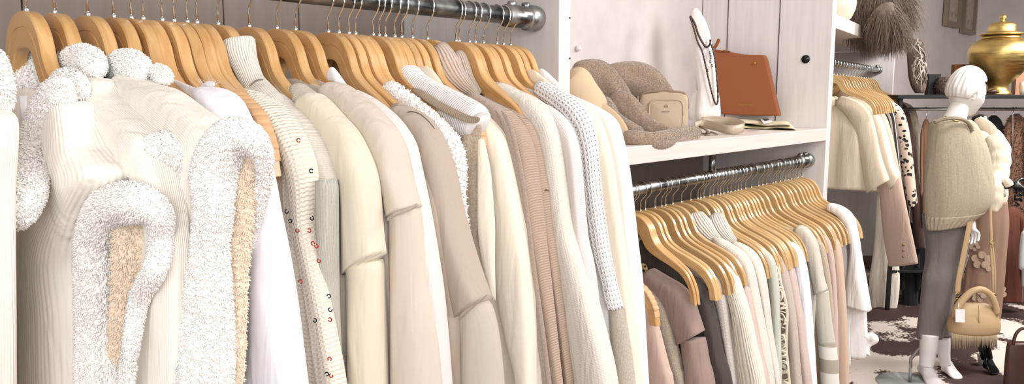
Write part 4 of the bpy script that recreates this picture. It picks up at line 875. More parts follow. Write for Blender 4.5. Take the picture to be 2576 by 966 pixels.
g = g2('blouse', 'white blouse with a gathered ruffle cuff below the white t-shirt sleeve', 'blouse', 2007, [(2120, 540), (2150, 580), (2166, 650), (2176, 740), (2180, 800), (2182, 850)], [(2112, 560), (2135, 610), (2148, 680), (2155, 750), (2160, 800), (2162, 850)], WT, extend=False, T=.03, bz=.75)
piece('ruffle_cuff', xt([(2178, 838, 12), (2182, 850, 17), (2178, 868, 12), (2170, 880, 17), (2166, 895, 10)], HX[2007]-.02), WT, g, fold=.35, ripple=.2)
# ------------------------------------------------------------------ things on the middle shelf
SZ = 1.443
FUR = fabric('taupe_short_fur', (158, 137, 119), 'smooth', sheen=.5, melange=.05)
FT = (120000, .0036, .0011, 1.3, .25)
def heap(name, pcs, mat, label, cat, tuft, fold=.07, rip=0.):
    mb = MB(); rs = []
    for k, st in enumerate(pcs):
        R, UV = ptube(st, n=44, m=30, fold=fold, seed=50+k, ripple=rip, rnd=.12); mb.rings(R, True, UV); rs.append(R)
    for k, R in enumerate(rs): tufts(mb, R, *tuft, seed=60+k)
    o = mb.link(name, mat); tag(o, label, cat); return o
heap('fur_throw', [
  [(1440, 190, 34, 2.75, .8), (1500, 190, 40, 2.8, .8), (1535, 235, 44, 2.85, .8), (1560, 285, 40, 2.9, .7), (1590, 330, 30, 2.85, .6)],
  [(1510, 195, 22, 3.0, .8), (1560, 195, 38, 3.05, .8), (1610, 205, 44, 3.1, .8), (1650, 235, 40, 3.15, .7), (1690, 265, 25, 3.15, .7)],
  [(1530, 255, 26, 2.75, .7), (1570, 262, 32, 2.75, .7), (1605, 300, 28, 2.75, .7), (1640, 325, 22, 2.72, .6), (1690, 335, 16, 2.7, .6)],
  [(1565, 340, 18, 2.38, .9), (1600, 350, 22, 2.38, .8), (1650, 356, 24, 2.42, .8), (1700, 346, 24, 2.55, .7), (1745, 335, 20, 2.68, .6), (1762, 330, 10, 2.72, .6)],
  [(1490, 260, 40, 2.62, .7), (1530, 310, 40, 2.5, .7), (1580, 330, 26, 2.42, .7), (1620, 345, 20, 2.4, .7)],
 ], FUR, 'taupe short-fur throw heaped on the white shelf around a small beige bag', 'throw', FT)
# felt hat
HT = plain('camel_felt', (214, 190, 158), .9)
h_ = root('felt_hat', onD(1500, 330, 2.5), 'camel felt hat leaning at the left of the fur throw behind the side panel', 'hat')
def disc(pts_c, e1, e2, nrm, th, wav=0):
    R = []; t = np.linspace(0, 2*PI, 48, endpoint=False)
    for k, (s, o) in enumerate(((.02, .4), (.5, .45), (.9, .5), (1., .3), (1.02, 0), (1., -.3), (.9, -.5), (.02, -.4))):
        R.append(pts_c+e1*s*np.cos(t)[:, None]+e2*s*np.sin(t)[:, None]+nrm*(o*th+wav*s*np.sin(3*t))[:, None])
    return R
c = onD(1500, 300, 2.44); v1 = (onD(1575, 345, 2.40)-onD(1425, 240, 2.5))/2; nb = c-C0; nb /= np.linalg.norm(nb)
v1p = v1/np.linalg.norm(v1); v2 = np.cross(nb, v1p)*.06
MB().rings(disc(c, v1, v2, nb, .006, .004)).link('brim', HT, h_)
R, UV = ptube([(1420, 190, 30, 2.50, .9), (1440, 205, 46, 2.5, .9), (1456, 235, 50, 2.49, .9), (1480, 275, 52, 2.47, .9), (1500, 300, 40, 2.45, .9)], rnd=.2); MB().rings(R).link('crown', HT, h_)
# small beige bag
LB = fabric('beige_leather', (190, 172, 148), 'smooth', rough=.45, sheen=0)
bz = onD(1668, 330, 3.0); bz[2] = SZ
b0 = root('camera_bag', bz, 'small beige boxy leather bag with a zip and tassel on the fur throw', 'bag')
def rbox(c, ex, ey, ez, hx, hy, hz, r, pw=.35, n=14, m=48, tap=1.):
    """soft rounded box: rings along ez"""
    R = []; th = np.linspace(0, 2*PI, m, endpoint=False); cs = np.sign(np.cos(th))*abs(np.cos(th))**pw; sn = np.sign(np.sin(th))*abs(np.sin(th))**pw
    for i in range(n+1):
        t = -1+2*i/n; k = (1-abs(t)**(2/ r))**(.5*r) if abs(t) < 1 else 0.02; k = max(k, .02); k = k if r else 1
        tt = 1+(tap-1)*(t+1)/2
        R.append(c+ez*hz*t+(ex*hx*k*tt)*cs[:, None]+(ey*hy*k*tt)*sn[:, None])
    return R
ex = np.array([math.cos(math.radians(-58)), math.sin(math.radians(-58)), 0]); ey = np.array([-ex[1], ex[0], 0]); ez = np.array([0, 0, 1.])
ctr = bz+ez*.083
MB().rings(rbox(ctr, ex, ey, ez, .092, .042, .082, .35)).link('body', LB, b0)
fr = ctr-ey*.036+ex*.008
MB().rings(rbox(fr-ez*.008, ex, -ez, -ey, .066, .062, .014, .3)).link('front_pocket', LB, b0)
th = np.linspace(0, 2*PI, 60, endpoint=False)
loop = [fr-ez*.008-ey*.013+ex*.064*np.sign(math.cos(t))*abs(math.cos(t))**.4+ez*.060*np.sign(math.sin(t))*abs(math.sin(t))**.4 for t in np.linspace(0, 2*PI, 60)]
MB().tube(loop, .0022, 8).link('piping', LB, b0)
arc = [ctr-ey*.012*0-ex*.094*math.cos(t)+ez*.084*math.sin(t) for t in np.linspace(.1, PI-.1, 30)]
arc = [ctr-ex*.093*np.sign(math.cos(t))*abs(math.cos(t))**.4+ez*.083*abs(math.sin(t))**.4 for t in np.linspace(.02, PI-.02, 40)]
MB().tube(arc, .004, 8).link('zip', plain('zip_taupe', (150, 128, 108), .5), b0)
s_ = MB()
for k in range(3): s_.tube([fr+ez*.022-ey*.0150+ex*(-.002+k*.002)*3, fr+ez*(.034-.002*abs(k-1)*2)-ey*.0150+ex*(-.004+k*.004)*1.4], .0009, 6)
s_.link('emblem', plain('embossed_brown', (120, 100, 82), .5), b0)['label'] = 'small embossed emblem'
s_ = MB()
for k in range(7): s_.box(fr+ez*.006-ey*.0162+ex*(-.014+k*.0042)-np.array([.0009, .0004, .0014]), fr+ez*.006-ey*.0148+ex*(-.014+k*.0042)+np.array([.0009, .0004, .0014]))
s_.link('embossed_lettering', plain('embossed_brown', (120, 100, 82), .5), b0)
s_ = MB(); q = ctr-ex*.1+ez*.015-ey*.01
for k in range(5): s_.tube([q+[0, 0, .01], q+np.array([-.012+.005*k, -.006, -.006-.004*k]), q+np.array([-.02+.009*k, -.01, .008-.007*k])], .0018, 6)
s_.tube([q+[0, 0, .05], q+[.002, -.004, .03], q+[0, 0, .01]], .004, 8)
s_.tube([q+np.array([.014*math.cos(t), -.008, -.022+.014*math.sin(t)]) for t in np.linspace(0, 6.28, 14)], .0018, 6)
s_.link('strap_clip', plain('brushed_silver', (200, 196, 190), .3, 1), b0)
s_ = MB(); q = onD(1640, 335, 2.8)
s_.tube([onD(1618, 322, 2.78), onD(1650, 334, 2.76), onD(1665, 338, 2.78)], [.007, .009, .005], 8, .4); s_.link('leather_tab', plain('tan_leather', (150, 98, 62), .5), b0)
# woven strap
def band(name, pts, w, mat, par, th=.0012, up=np.array([0, 0, 1.])):
    P = spl(pts, 50); T = np.gradient(P, axis=0); T /= np.linalg.norm(T, axis=1)[:, None]; R = []
    for p, t in zip(P, T):
        u_ = up-t*(up@t); u_ /= np.linalg.norm(u_); n_ = np.cross(t, u_)*th
        R.append([p-u_*w/2-n_, p+u_*w/2-n_, p+u_*w/2+n_, p-u_*w/2+n_])
    o = MB().rings(R).link(name, mat, par); fix_normals(o); return o
STR = plain('satin_taupe_webbing', (186, 170, 148), .35)
sr = root('bag_strap', onD(1800, 335, 2.95), 'wide taupe webbing strap curling along the shelf between the fur throw and the folded scarf', 'strap')
band('webbing', [onD(1748, 318, 3.0), onD(1770, 312, 3.06), onD(1800, 318, 3.0), onD(1830, 326, 2.93), onD(1855, 325, 2.93), onD(1872, 318, 3.0), onD(1845, 306, 3.12), onD(1800, 303, 3.16), onD(1765, 305, 3.16)], .034, STR, sr)
s_ = MB()
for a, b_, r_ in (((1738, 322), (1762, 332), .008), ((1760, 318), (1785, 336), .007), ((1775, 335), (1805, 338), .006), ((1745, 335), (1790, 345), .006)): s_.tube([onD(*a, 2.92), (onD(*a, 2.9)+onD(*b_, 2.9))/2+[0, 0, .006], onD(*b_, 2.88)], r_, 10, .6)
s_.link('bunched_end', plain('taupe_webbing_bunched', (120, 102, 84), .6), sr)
# folded scarf with a tag
YS = fabric('pale_yellow_wool', (240, 228, 196), 'ribx', .005, .002)
sc = root('folded_scarf', onD(1905, 325, 3.42), 'folded pale yellow scarf with a white swing tag at the shelf front', 'scarf')
def fold_sheet(z0, th, sh, mb):
    # rounded slab lying on the shelf
    e = lambda px, py, z: onZ(px, py, z)
    A_, B_, C_, D_ = [onZ(*q, SZ) for q in ((1800+sh, 322), (2003-sh, 329), (1985-sh, 302), (1790+sh, 300))]
    R = []; n = 30
    for i in range(n+1):
        u = i/n; a, b_ = A_*(1-u)+B_*u, D_*(1-u)+C_*u; h = th*(1-abs(2*u-1)**8)**.5+.001; zz = z0+.004*math.sin(u*9+z0*700)
        m_ = (a+b_)/2; d_ = (b_-a)/2
        R.append([m_+d_*(1.0+.02*math.sin(u*23))*math.copysign(abs(math.cos(t))**.35, math.cos(t))+np.array([0, 0, zz+h/2+h/2*math.copysign(abs(math.sin(t))**.8, math.sin(t))]) for t in np.linspace(0, 2*PI, 24, endpoint=False)])
    mb.rings(R, True, np.array([[[q[0], q[1]] for q in r] for r in R]))
s_ = MB(); fold_sheet(0, .017, 0, s_); s_.link('lower_fold', YS, sc)
s_ = MB(); fold_sheet(.016, .016, 12, s_); s_.link('upper_fold', YS, sc)
s_ = MB(); c = [onZ(*q, SZ+.0365) for q in ((1908, 294), (1930, 290), (1944, 306), (1922, 312))]
s_.add(c+[q+[0, 0, .0012] for q in c], [(0, 3, 2, 1), (4, 5, 6, 7), (0, 1, 5, 4), (1, 2, 6, 5), (2, 3, 7, 6), (3, 0, 4, 7)]); tg = s_.link('swing_tag', plain('tag_card', (244, 244, 244), .4), sc, smooth=False)
mid = sum(c)/4; c2 = [mid+(q-mid)*.55+[0, 0, .0016] for q in c]; MB().add(c2+[q+[0, 0, .0005] for q in c2], [(0, 3, 2, 1), (4, 5, 6, 7), (0, 1, 5, 4), (1, 2, 6, 5), (2, 3, 7, 6), (3, 0, 4, 7)]).link('tag_print', plain('tag_dark', (70, 80, 84), .5), tg, smooth=False)['label'] = 'dark printed square'
# necklace bust board
BW = fabric('bust_linen', (238, 232, 228), 'plain', .003, .0008)
bu = root('necklace_stand', onD(1780, 305, 3.35), 'tall white necklace display bust with dark bead chains', 'display stand')
def zslab(prof, dpt, mat, name, par):
    """prof: (left px, right px, y px); thick upright form"""
    R = []; 
    for l, r_, y in prof:
        a, b_ = onD(l, y, dpt), onD(r_, y, dpt); m_ = (a+b_)/2; d_ = (b_-a)/2; n_ = np.cross(d_/np.linalg.norm(d_), [0, 0, 1.]); n_ = n_/np.linalg.norm(n_)*.03
        R.append([m_+d_*math.copysign(abs(math.cos(t))**.5, math.cos(t))+n_*math.copysign(abs(math.sin(t))**.7, math.sin(t)) for t in np.linspace(0, 2*PI, 28, endpoint=False)])
    o = MB().rings(R).link(name, mat, par); fix_normals(o); return o
zslab([(1741, 1752, 22), (1736, 1760, 30), (1734, 1772, 50), (1737, 1782, 75), (1741, 1788, 100), (1746, 1793, 135), (1752, 1800, 180), (1757, 1806, 225), (1754, 1810, 255), (1751, 1812, 280), (1752, 1811, 300)], 3.35, BW, 'bust', bu)
zslab([(1752, 1754, 228), (1738, 1756, 240), (1733, 1758, 258), (1732, 1762, 280), (1734, 1764, 302)], 3.40, BW, 'foot', bu)
CHN = plain('dark_beads', (70, 56, 50), .35, .6)
def chain(pts, dpt, r_, par, mat=CHN, nm='bead_chain', n=60):
    P = spl([onD(a, b_, dpt) for a, b_ in pts], n); s_ = MB(); s_.tube(P, [r_*(1+.5*(i % 2)) for i in range(n)], 8); return s_.link(nm, mat, par)
chain([(1736, 40), (1748, 60), (1756, 85), (1766, 105), (1776, 118), (1786, 112), (1787, 100)], 3.30, .0035, bu)
chain([(1736, 42), (1745, 70), (1755, 105), (1766, 128), (1774, 160), (1784, 205), (1794, 245), (1802, 263), (1806, 250), (1805, 215), (1799, 150), (1790, 112)], 3.30, .003, bu, n=110)
s_ = MB()
for px, py in ((1785, 132), (1788, 145), (1786, 155), (1791, 165), (1780, 178), (1787, 138)): s_.tube([onD(px, py-4, 3.30), onD(px+1, py, 3.30), onD(px, py+4, 3.3)], [.002, .005, .002], 8)
s_.link('silver_beads', plain('silver_bead', (170, 168, 166), .25, 1), bu)
# tan leather tote against the side panel
TL = fabric('tan_smooth_leather', (158, 96, 62), 'smooth', rough=.38, sheen=0)
to = root('leather_tote', onX(1885, 290, 3.52), 'flat tan leather tote standing against the side panel behind the necklace bust', 'bag')
def vplate(name, pts, x, th, mat, par, bev=.003):
    P = [onX(*q, x) for q in pts]; n = len(P); mb = MB(); mb.add(P+[p+np.array([th, 0, 0]) for p in P], [tuple(range(n))[::-1], tuple(range(n, 2*n))]+[(i, (i+1) % n, n+(i+1) % n, n+i) for i in range(n)])
    o = mb.link(name, mat, par, smooth=False, bevel=bev); fix_normals(o); return o
vplate('body', [(1790, 128), (1830, 130), (1870, 137), (1920, 138), (1926, 150), (1940, 210), (1960, 292), (1890, 291), (1820, 288), (1806, 284)], 3.50, .035, TL, to, .006)
vplate('edge_binding', [(1795, 124), (1835, 128), (1835, 133), (1797, 129)], 3.497, .012, plain('dark_tan', (140, 78, 44), .4), to, .001)
band('handle', [onX(1796, 122, 3.505), onX(1803, 112, 3.50), onX(1809, 98, 3.50)], .016, TL, to, up=np.array([0, 1., .4]))
s_ = MB(); c = onX(1899, 159, 3.497); s_.tube([c, c-[.004, 0, 0]], .007, 16); s_.link('snap', plain('tan_snap', (190, 124, 50), .3, .3), to)
s_ = MB(); c = onX(1818, 127, 3.49); s_.tube([c+[0, .02, -.004], c+[0, 0, 0], c+[0, -.02, .006]], .0022, 8); s_.link('gold_trim', plain('gold_metal', (212, 176, 110), .25, 1), to)
s_ = MB(); rr = random.Random(3)
for k in range(14):
    if k == 8: continue
    a = onX(1858+k*2.75, 266, 3.4995); hgt = .0085
    s_.box(a-[.0006, .0006, 0], a+[.0002, .0006, hgt])
    if k % 2 == 0: s_.box(a-[.0006, .003, 0], a+[.0002, 0, .0012])
    if k % 3 == 0: s_.box(a-[.0006, .003, -hgt+.0012], a+[.0002, 0, hgt])
s_.link('gold_lettering', plain('gold_foil', (216, 170, 92), .3, .8), to, smooth=False)['label'] = 'tiny gold stamped lettering'
# ------------------------------------------------------------------ third bay, turned a little, beyond the side panel
u3 = root('shelving_unit', (P3[0]+.6, P3[1]+.1, 0), 'far white shelving bay with a white vase and shaggy fur on its upper shelf', 'shelving')
def pb(nm, t0, t1, o0, o1, z0, z1, mat, par, bv=.003):
    """box in the turned bay: t along the rail from P3, o towards the viewer"""
    P = [(*(P3[:2]+RD3[:2]*t+NN3[:2]*o), z) for z in (z0, z1) for t, o in ((t0, o0), (t1, o0), (t1, o1), (t0, o1))]
    o = MB().add(P, [(0, 3, 2, 1), (4, 5, 6, 7), (0, 1, 5, 4), (1, 2, 6, 5), (2, 3, 7, 6), (3, 0, 4, 7)]).link(nm, mat, par, smooth=False, bevel=bv); return fix_normals(o)
pb('shelf', -1.3, 2.0, -.5, .13, 1.955, 2.03, SHELF, u3)
pb('side_panel', 1.995, 2.045, -.5, .115, 0, 1.954, PANEL, u3)
pb('back_board', -1.3, 1.99, -.515, -.5, .1, 1.95, TAUPE, u3)
pb('floor_board', -1.3, 1.99, -.5, .1, .12, .16, PANEL, u3)
q = lambda t: P3*[1, 1, 0]+RD3*t+np.array([0, 0, 1.795])
r3 = rail('clothes_rail', q(-1.25), q(1.99), 'galvanised tube rail under the far shelf behind the white t-shirt', True, .019, 'end fitting at the far panel')
H3 = [2090, 2097, 2105, 2113, 2120, 2127, 2134, 2141, 2148, 2155, 2161, 2167, 2173, 2178, 2184]
def on3(px): 
    d = ray(px, 200); n = np.array([-RD3[1], RD3[0], 0]); p = C0+d*(np.dot(P3-C0, n)/np.dot(d, n)); return p
hl3 = [None]*15
for k_, px in enumerate(H3):
    p = on3(px); HX[('3', px)] = p
    t = 'front one over the cream knit t-shirt' if k_ == 0 else 'second one over the cream knit t-shirts' if k_ == 1 else ('over the leopard-print dress' if k_ < 8 else 'beyond the leopard-print dress')
    if k_ > 1: t += ', '+'first second third fourth fifth sixth seventh eighth ninth tenth eleventh twelfth thirteenth'.split()[len(H3)-1-k_]+' from the right'
    hanger((p[0], p[1], 1.7215), a3+math.radians(random.uniform(-2, 2)), 'pale hanger on the far rail, '+t, 'wooden hangers on the far rail', 'arch2')
def g3(name, label, cat, px, O, I, mat, **k):
    p = on3(px); k.setdefault('T', .03); k.setdefault('bz', .95)
    return garment(name, label, cat, p[0], O, I, mat, rd=RD3, p0=(p[0], p[1], 1.72), group='clothes on the far rail', **k)
CK = fabric('warm_cream_knit', (228, 214, 192), 'knit', .006, .0015)
CK2 = fabric('cream_knit_pale', (236, 226, 208), 'knit', .006, .0015)
def tee(px, label, sh, hem, mat, name='knit_tshirt', bz=1.0, **k):
    O, I, B = sh; g = g3(name, label, 't-shirt', px, O, I, mat, extend=False, body=B, bz=bz, T=.06, T_body=.045, bfold=.02, **k); return g
tee(2108, 'warm cream knit t-shirt with wide short sleeve, front one on the far rail',
    ([(2112, 240), (2140, 246), (2170, 262), (2192, 290), (2206, 340), (2220, 400), (2238, 452)], [(2100, 262), (2125, 285), (2145, 320), (2160, 360), (2170, 410), (2174, 450), (2180, 486)], [(2120, 262), (2170, 330), (2190, 420), (2200, 520), (2208, 632)]), None, CK, bz=.98)
tee(2122, 'paler cream knit t-shirt just behind the warm cream one',
    ([(2130, 240), (2165, 250), (2200, 272), (2224, 310), (2238, 360), (2250, 410), (2264, 436)], [(2125, 262), (2160, 290), (2185, 330), (2200, 380), (2214, 420), (2226, 450), (2240, 478)], [(2140, 262), (2185, 330), (2205, 420), (2214, 520), (2216, 620)]), None, CK2, bz=.96)
BZ = fabric('blush_suiting', (206, 182, 166), 'plain', .003, .0006)
g = g3('blazer', 'long blush-beige blazer with three sleeve buttons behind the cream knit t-shirts', 'blazer', 2134, [(2165, 245), (2200, 262), (2228, 290), (2248, 350), (2264, 430), (2280, 520), (2296, 600), (2309, 662)], [(2160, 270), (2185, 300), (2200, 350), (2210, 430), (2216, 520), (2224, 600), (2236, 668)], BZ, extend=False, T=.06, bz=.93, T_body=.03, body=[(2180, 270), (2220, 350), (2235, 450), (2248, 560), (2260, 665)])
for yy in (614, 628, 643): s_ = MB(); c = onD(2258, yy, dep(2258, yy, P3, RD3)-.05) if False else on_plane(2258, yy, on3(2134), RD3)-FW*.078; s_.tube([c+FW*.004, c-FW*.002], .008, 14); s_.link('button', plain('horn_button', (146, 120, 80), .35), g)
BS3 = new_mat('black_white_stripes', srgb(200, 190, 180), .9); m, nt, b = BS3
uvn = N(nt, 'ShaderNodeUVMap'); sp = N(nt, 'ShaderNodeSeparateXYZ'); nt.links.new(uvn.outputs[0], sp.inputs[0])
nt.links.new(ramp(nt, math_n(nt, 'SINE', math_n(nt, 'MULTIPLY', sp.outputs[1], 2*PI/.032)), [(.5, srgb(54, 48, 46)), (.56, srgb(206, 196, 188))]), b.inputs['Base Color']); STB = m
g3('striped_sweater', 'black and grey striped sweater beside the leopard-print dress on the far rail', 'sweater', 2148, [(2200, 245), (2228, 258), (2250, 285), (2258, 340), (2264, 400), (2272, 470), (2280, 540)], [(2192, 262), (2215, 285), (2232, 320), (2240, 380), (2248, 440), (2254, 500), (2262, 545)], STB, extend=False, T=.04, bz=.95)
m, nt, b = new_mat('leopard_pink', srgb(226, 204, 190), .8); leopard(nt, b, 30, (222, 200, 184), (36, 30, 30)); LEO = m
g3('leopard_dress', 'pinkish leopard-print dress hanging on the far rail', 'dress', 2155, [(2170, 222), (2205, 235), (2240, 252), (2270, 275), (2286, 320), (2296, 390), (2302, 450), (2308, 510)], [(2165, 240), (2200, 258), (2232, 285), (2252, 330), (2262, 390), (2270, 440), (2278, 490), (2288, 532)], LEO, extend=False, T=.05, bz=.98)
DB = fabric('dark_brown_cloth', (66, 46, 40), 'smooth')
g3('coat', 'dark brown coat behind the leopard-print dress', 'coat', 2173, [(2240, 245), (2275, 262), (2292, 300), (2304, 370), (2312, 450), (2320, 540), (2330, 622)], [(2235, 265), (2258, 290), (2272, 340), (2284, 420), (2290, 500), (2296, 570), (2302, 624)], DB, extend=False, T=.05, bz=.9)
g3('knitted_jumper', 'cream knit top edge at the end of the far rail', 'top', 2184, [(2262, 252), (2296, 268), (2310, 300), (2318, 370), (2324, 450), (2328, 500)], [(2255, 268), (2280, 290), (2294, 330), (2302, 400), (2308, 460), (2312, 500)], CK, extend=False, T=.03, bz=.9)
# things below the blazer
WTR = fabric('cream_trouser', (240, 232, 218), 'smooth')
def lowered(name, label, cat, px, st, mat, parts=None, **k):
    p = on3(px); r_ = root(name, (p[0], p[1], .5), label, cat, None)
    st = [(st[0][0]-2, 330, st[0][2]*.5), (st[0][0]-1, 450, st[0][2]*.8)]+st          # runs up behind the blazer to its hanger
    for nm, s_, mt in [(parts or 'leg', st, mat)]: piece(nm, [(a, b_, c_, dep(a, b_, p, RD3)+.2, .4) for a, b_, c_ in s_], mt, r_, fold=.12)
    return r_, p
r_, p = lowered('trousers', 'cream trousers with a rolled pale cuff below the blush blazer', 'trousers', 2150, [(2226, 560, 22), (2228, 640, 28), (2226, 720, 34), (2218, 800, 30), (2210, 845, 26)], WTR)
piece('rolled_cuff', [(a, b_, c_, dep(a, b_, p, RD3)+.13, .9) for a, b_, c_ in ((2180, 818, 6), (2200, 838, 9), (2222, 842, 10), (2242, 834, 9))], fabric('off_white_rib', (236, 228, 216), 'rib', .006, .002), r_)
r_, p = lowered('fringed_scarf', 'dusty taupe scarf with a fringe hanging low at the left of the cowhide rug', 'scarf', 2150, [(2236, 620, 12), (2232, 835, 16), (2226, 866, 17), (2222, 880, 17)], fabric('dusty_taupe', (150, 126, 112), 'smooth'), 'scarf_end')
for k_ in range(12):
    a = 2205+k_*3.2; dd = dep(2222, 880, p, RD3)+.2
    o = MB(); P_ = [onD(a+random.uniform(-1, 1), yy, dd+random.uniform(-.01, .01)) for yy in (876, 895, 915, 934)]; o.tube(P_, [.003, .004, .004, .002], 6); o.link('fringe', fabric('fringe_beige', (200, 176, 146), 'smooth'), r_)
r_, p = lowered('striped_sweater', 'black and white striped sweater hem with a pale fluffy edge under the blazer', 'sweater', 2165, [(2262, 640, 28), (2266, 664, 30), (2262, 686, 29)], STB, 'striped_hem')
piece('fluffy_edge', [(a, b_, c_, dep(a, b_, p, RD3)+.16, .7) for a, b_, c_ in ((2240, 690, 10), (2250, 700, 20), (2262, 702, 22), (2276, 696, 12))], fabric('pale_green_fluff', (222, 218, 190), 'smooth'), r_, tuft=(26000, .02, .003))
r_, p = lowered('blouse', 'white blouse sleeve with a gathered cuff hanging by the dark corner', 'blouse', 2178, [(2280, 690, 14), (2276, 730, 16), (2270, 765, 15), (2266, 782, 14), (2264, 790, 10)], WT, 'sleeve')
MB().tube([on_plane(a, b_, p, RD3)+FW*.2 for a, b_ in ((2260, 788), (2252, 805), (2244, 822), (2242, 850))], .006, 8).link('tie_cord', plain('beige_cord', (180, 160, 136), .7), r_)
# vase and fur on the upper shelf
c = onD(2108, 55, 4.62); c[2] = 2.03; v_ = MB(); v_.lathe([(0, 0), (.05, 0), (.075, .02), (.095, .07), (.10, .11), (.088, .16), (.055, .195), (.035, .205), (.03, .22), (.036, .235), (.03, .235), (.024, .215), (.02, .2), (0, .2)], c, 40)
o = v_.link('ceramic_vase', plain('glossy_cream_ceramic', (238, 226, 206), .12)); tag(o, 'glossy cream rounded ceramic vase on the far upper shelf, partly behind the panel', 'vase')
LF = fabric('grey_brown_longhair', (126, 110, 98), 'smooth', rough=.7, melange=.25)
mb = MB()
def fur3(st, dens, ln, wd, seed):
    R, UV = ptube(st, n=40, m=26, fold=.05, seed=seed, rnd=.15); mb.rings(R, True, UV)
    r = np.random.default_rng(seed); n, m_ = R.shape[:2]
    K = dens; i = r.integers(0, n, K); j = r.integers(0, m_, K); P = R[i, j]; nr = P-R.mean(1)[i]; nr /= np.linalg.norm(nr, axis=1)[:, None]+1e-9
    for p_, nn_ in zip(P, nr):
        l = ln*r.uniform(.6, 1.2); d = nn_*.5+RT*r.normal(.35, .3)+np.array([0, 0, -.9]); 
        Q = [p_-nn_*.005, p_+d*l*.3, p_+d*l*.6+np.array([0, 0, -l*.2]), p_+d*l*.8+np.array([0, 0, -l*.5])]; mb.tube(Q, [wd, wd*.9, wd*.6, wd*.1], 4, caps=False)
fur3([(2120, 18, 30, 4.95, .9), (2150, 8, 60, 4.95, .9), (2190, 0, 66, 4.95, .9), (2225, 12, 56, 4.95, .8), (2238, 45, 32, 4.9, .8)], 6500, .12, .0016, 5)
fur3([(2215, 20, 30, 4.75, .8), (2232, 45, 28, 4.7, .8), (2243, 72, 20, 4.7, .8), (2248, 95, 12, 4.7, .8)], 2400, .10, .0015, 6)
o = mb.link('shaggy_fur', LF); tag(o, 'grey-brown long-haired fur pelt draped over the end of the far shelf', 'fur')
# ------------------------------------------------------------------ far corner: floor rug, black rack, vase, mannequins
m, nt, b = new_mat('cowhide', srgb(70, 48, 42), .75)
tc = N(nt, 'ShaderNodeTexCoord'); no = N(nt, 'ShaderNodeTexNoise', Scale=1.9, Detail=3.); nt.links.new(tc.outputs['Object'], no.inputs['Vector']); n2 = N(nt, 'ShaderNodeTexNoise', Scale=60., Detail=2.); nt.links.new(tc.outputs['Object'], n2.inputs['Vector'])
nt.links.new(ramp(nt, math_n(nt, 'ADD', no.outputs[0], math_n(nt, 'MULTIPLY', math_n(nt, 'SUBTRACT', n2.outputs[0], .5), .16)), [(.515, srgb(62, 40, 36)), (.54, srgb(214, 202, 194))]), b.inputs['Base Color'])
bump(nt, b, n2.outputs[0], .3, .003); HIDE = m
c0 = onZ(2300, 900, 0); mb = MB(); t_ = np.linspace(0, 2*PI, 96, endpoint=False)
rr = 1.0+.16*np.sin(2*t_+.6)+.10*np.sin(3*t_+1.3)+.06*np.sin(5*t_+.4)+.03*np.sin(9*t_)
ct = onZ(2380, 960, 0); R = []
for s_, z in ((1, .0), (1, .006), (.97, .011), (.6, .012), (.02, .012)): R.append(np.stack([ct[0]+.55+1.35*rr*s_*np.cos(t_), ct[1]+.0+.95*rr*s_*np.sin(t_), np.full(96, z)], 1))
o = mb.rings(R).link('cowhide_rug', HIDE); tag(o, 'dark brown and white cowhide rug on the wooden floor', 'rug')
# plinth corner block at the foot of the middle bay
pl = MB().box((3.63, 1.28, 0), (4.05, 1.75, .42)).link('display_plinth', PANEL, smooth=False, bevel=.004); tag(pl, 'low white display block at the foot of the side panel', 'plinth')

RD = 5.5
def rk(px, py=0, d=RD): return onD(px, py, d)
def rkz(px, z, d=RD):
    """point at depth d above the floor, z given"""
    p = onD(px, 300, d); return np.array([p[0], p[1], z])
FH = np.array([FW[0], FW[1], 0]); FH /= np.linalg.norm(FH)
def fbox(name, px0, px1, z0, z1, d, th, mat, par, bv=.002):
    a, b_ = rkz(px0, 0, d), rkz(px1, 0, d); P = [a, b_, b_+FH*th, a+FH*th]; V = [np.array([p[0], p[1], z]) for z in (z0, z1) for p in P]
    o = MB().add(V, [(0, 3, 2, 1), (4, 5, 6, 7), (0, 1, 5, 4), (1, 2, 6, 5), (2, 3, 7, 6), (3, 0, 4, 7)]).link(name, mat, par, smooth=False, bevel=bv); return fix_normals(o)
rt4 = root('black_rack', rkz(2440, 0), 'black metal clothes rack with a top shelf carrying the gold urn', 'clothes rack')
fbox('top_shelf', 2256, 2690, 1.565, 1.592, RD-.02, .42, BLACK, rt4)
for px in (2260, 2676):
    for dd in (RD, RD+.36): fbox('post', px, px+9, 0, 1.565, dd, .025, BLACK, rt4)
s_ = MB(); s_.tube([rkz(2262, 1.487, RD+.2), rkz(2690, 1.487, RD+.2)], .012, 16); s_.link('rail', plain('silver_tube', (190, 188, 184), .25, 1), rt4)
fbox('lower_bar', 2262, 2690, .28, .30, RD+.05, .3, BLACK, rt4)
# dark back panels seen between shelf and rail
# gold urn
GOLD = new_mat('hammered_gold', srgb(190, 164, 104), .36, 1)[0]
nt = GOLD.node_tree; b = nt.nodes['Principled BSDF']; tc = N(nt, 'ShaderNodeTexCoord'); mp = N(nt, 'ShaderNodeMapping'); mp.inputs['Scale'].default_value = (4, 4, 40); nt.links.new(tc.outputs['Object'], mp.inputs[0])
no = N(nt, 'ShaderNodeTexNoise', Scale=2., Detail=4.); nt.links.new(mp.outputs[0], no.inputs['Vector']); bump(nt, b, no.outputs[0], .25, .004)
nt.links.new(ramp(nt, no.outputs[0], [(.3, (.3, .3, .3, 1)), (.7, (.5, .5, .5, 1))]), b.inputs['Roughness'])
ud = RD+.1; k = ud/F; base = rkz(2503, 1.592, ud)
yb = 233; cal = lambda pr: [(r_*k, (yb-y_)*k*1.0) for r_, y_ in pr]
ur = root('gold_urn', base, 'large gold lidded ginger-jar urn on top of the black rack', 'urn')
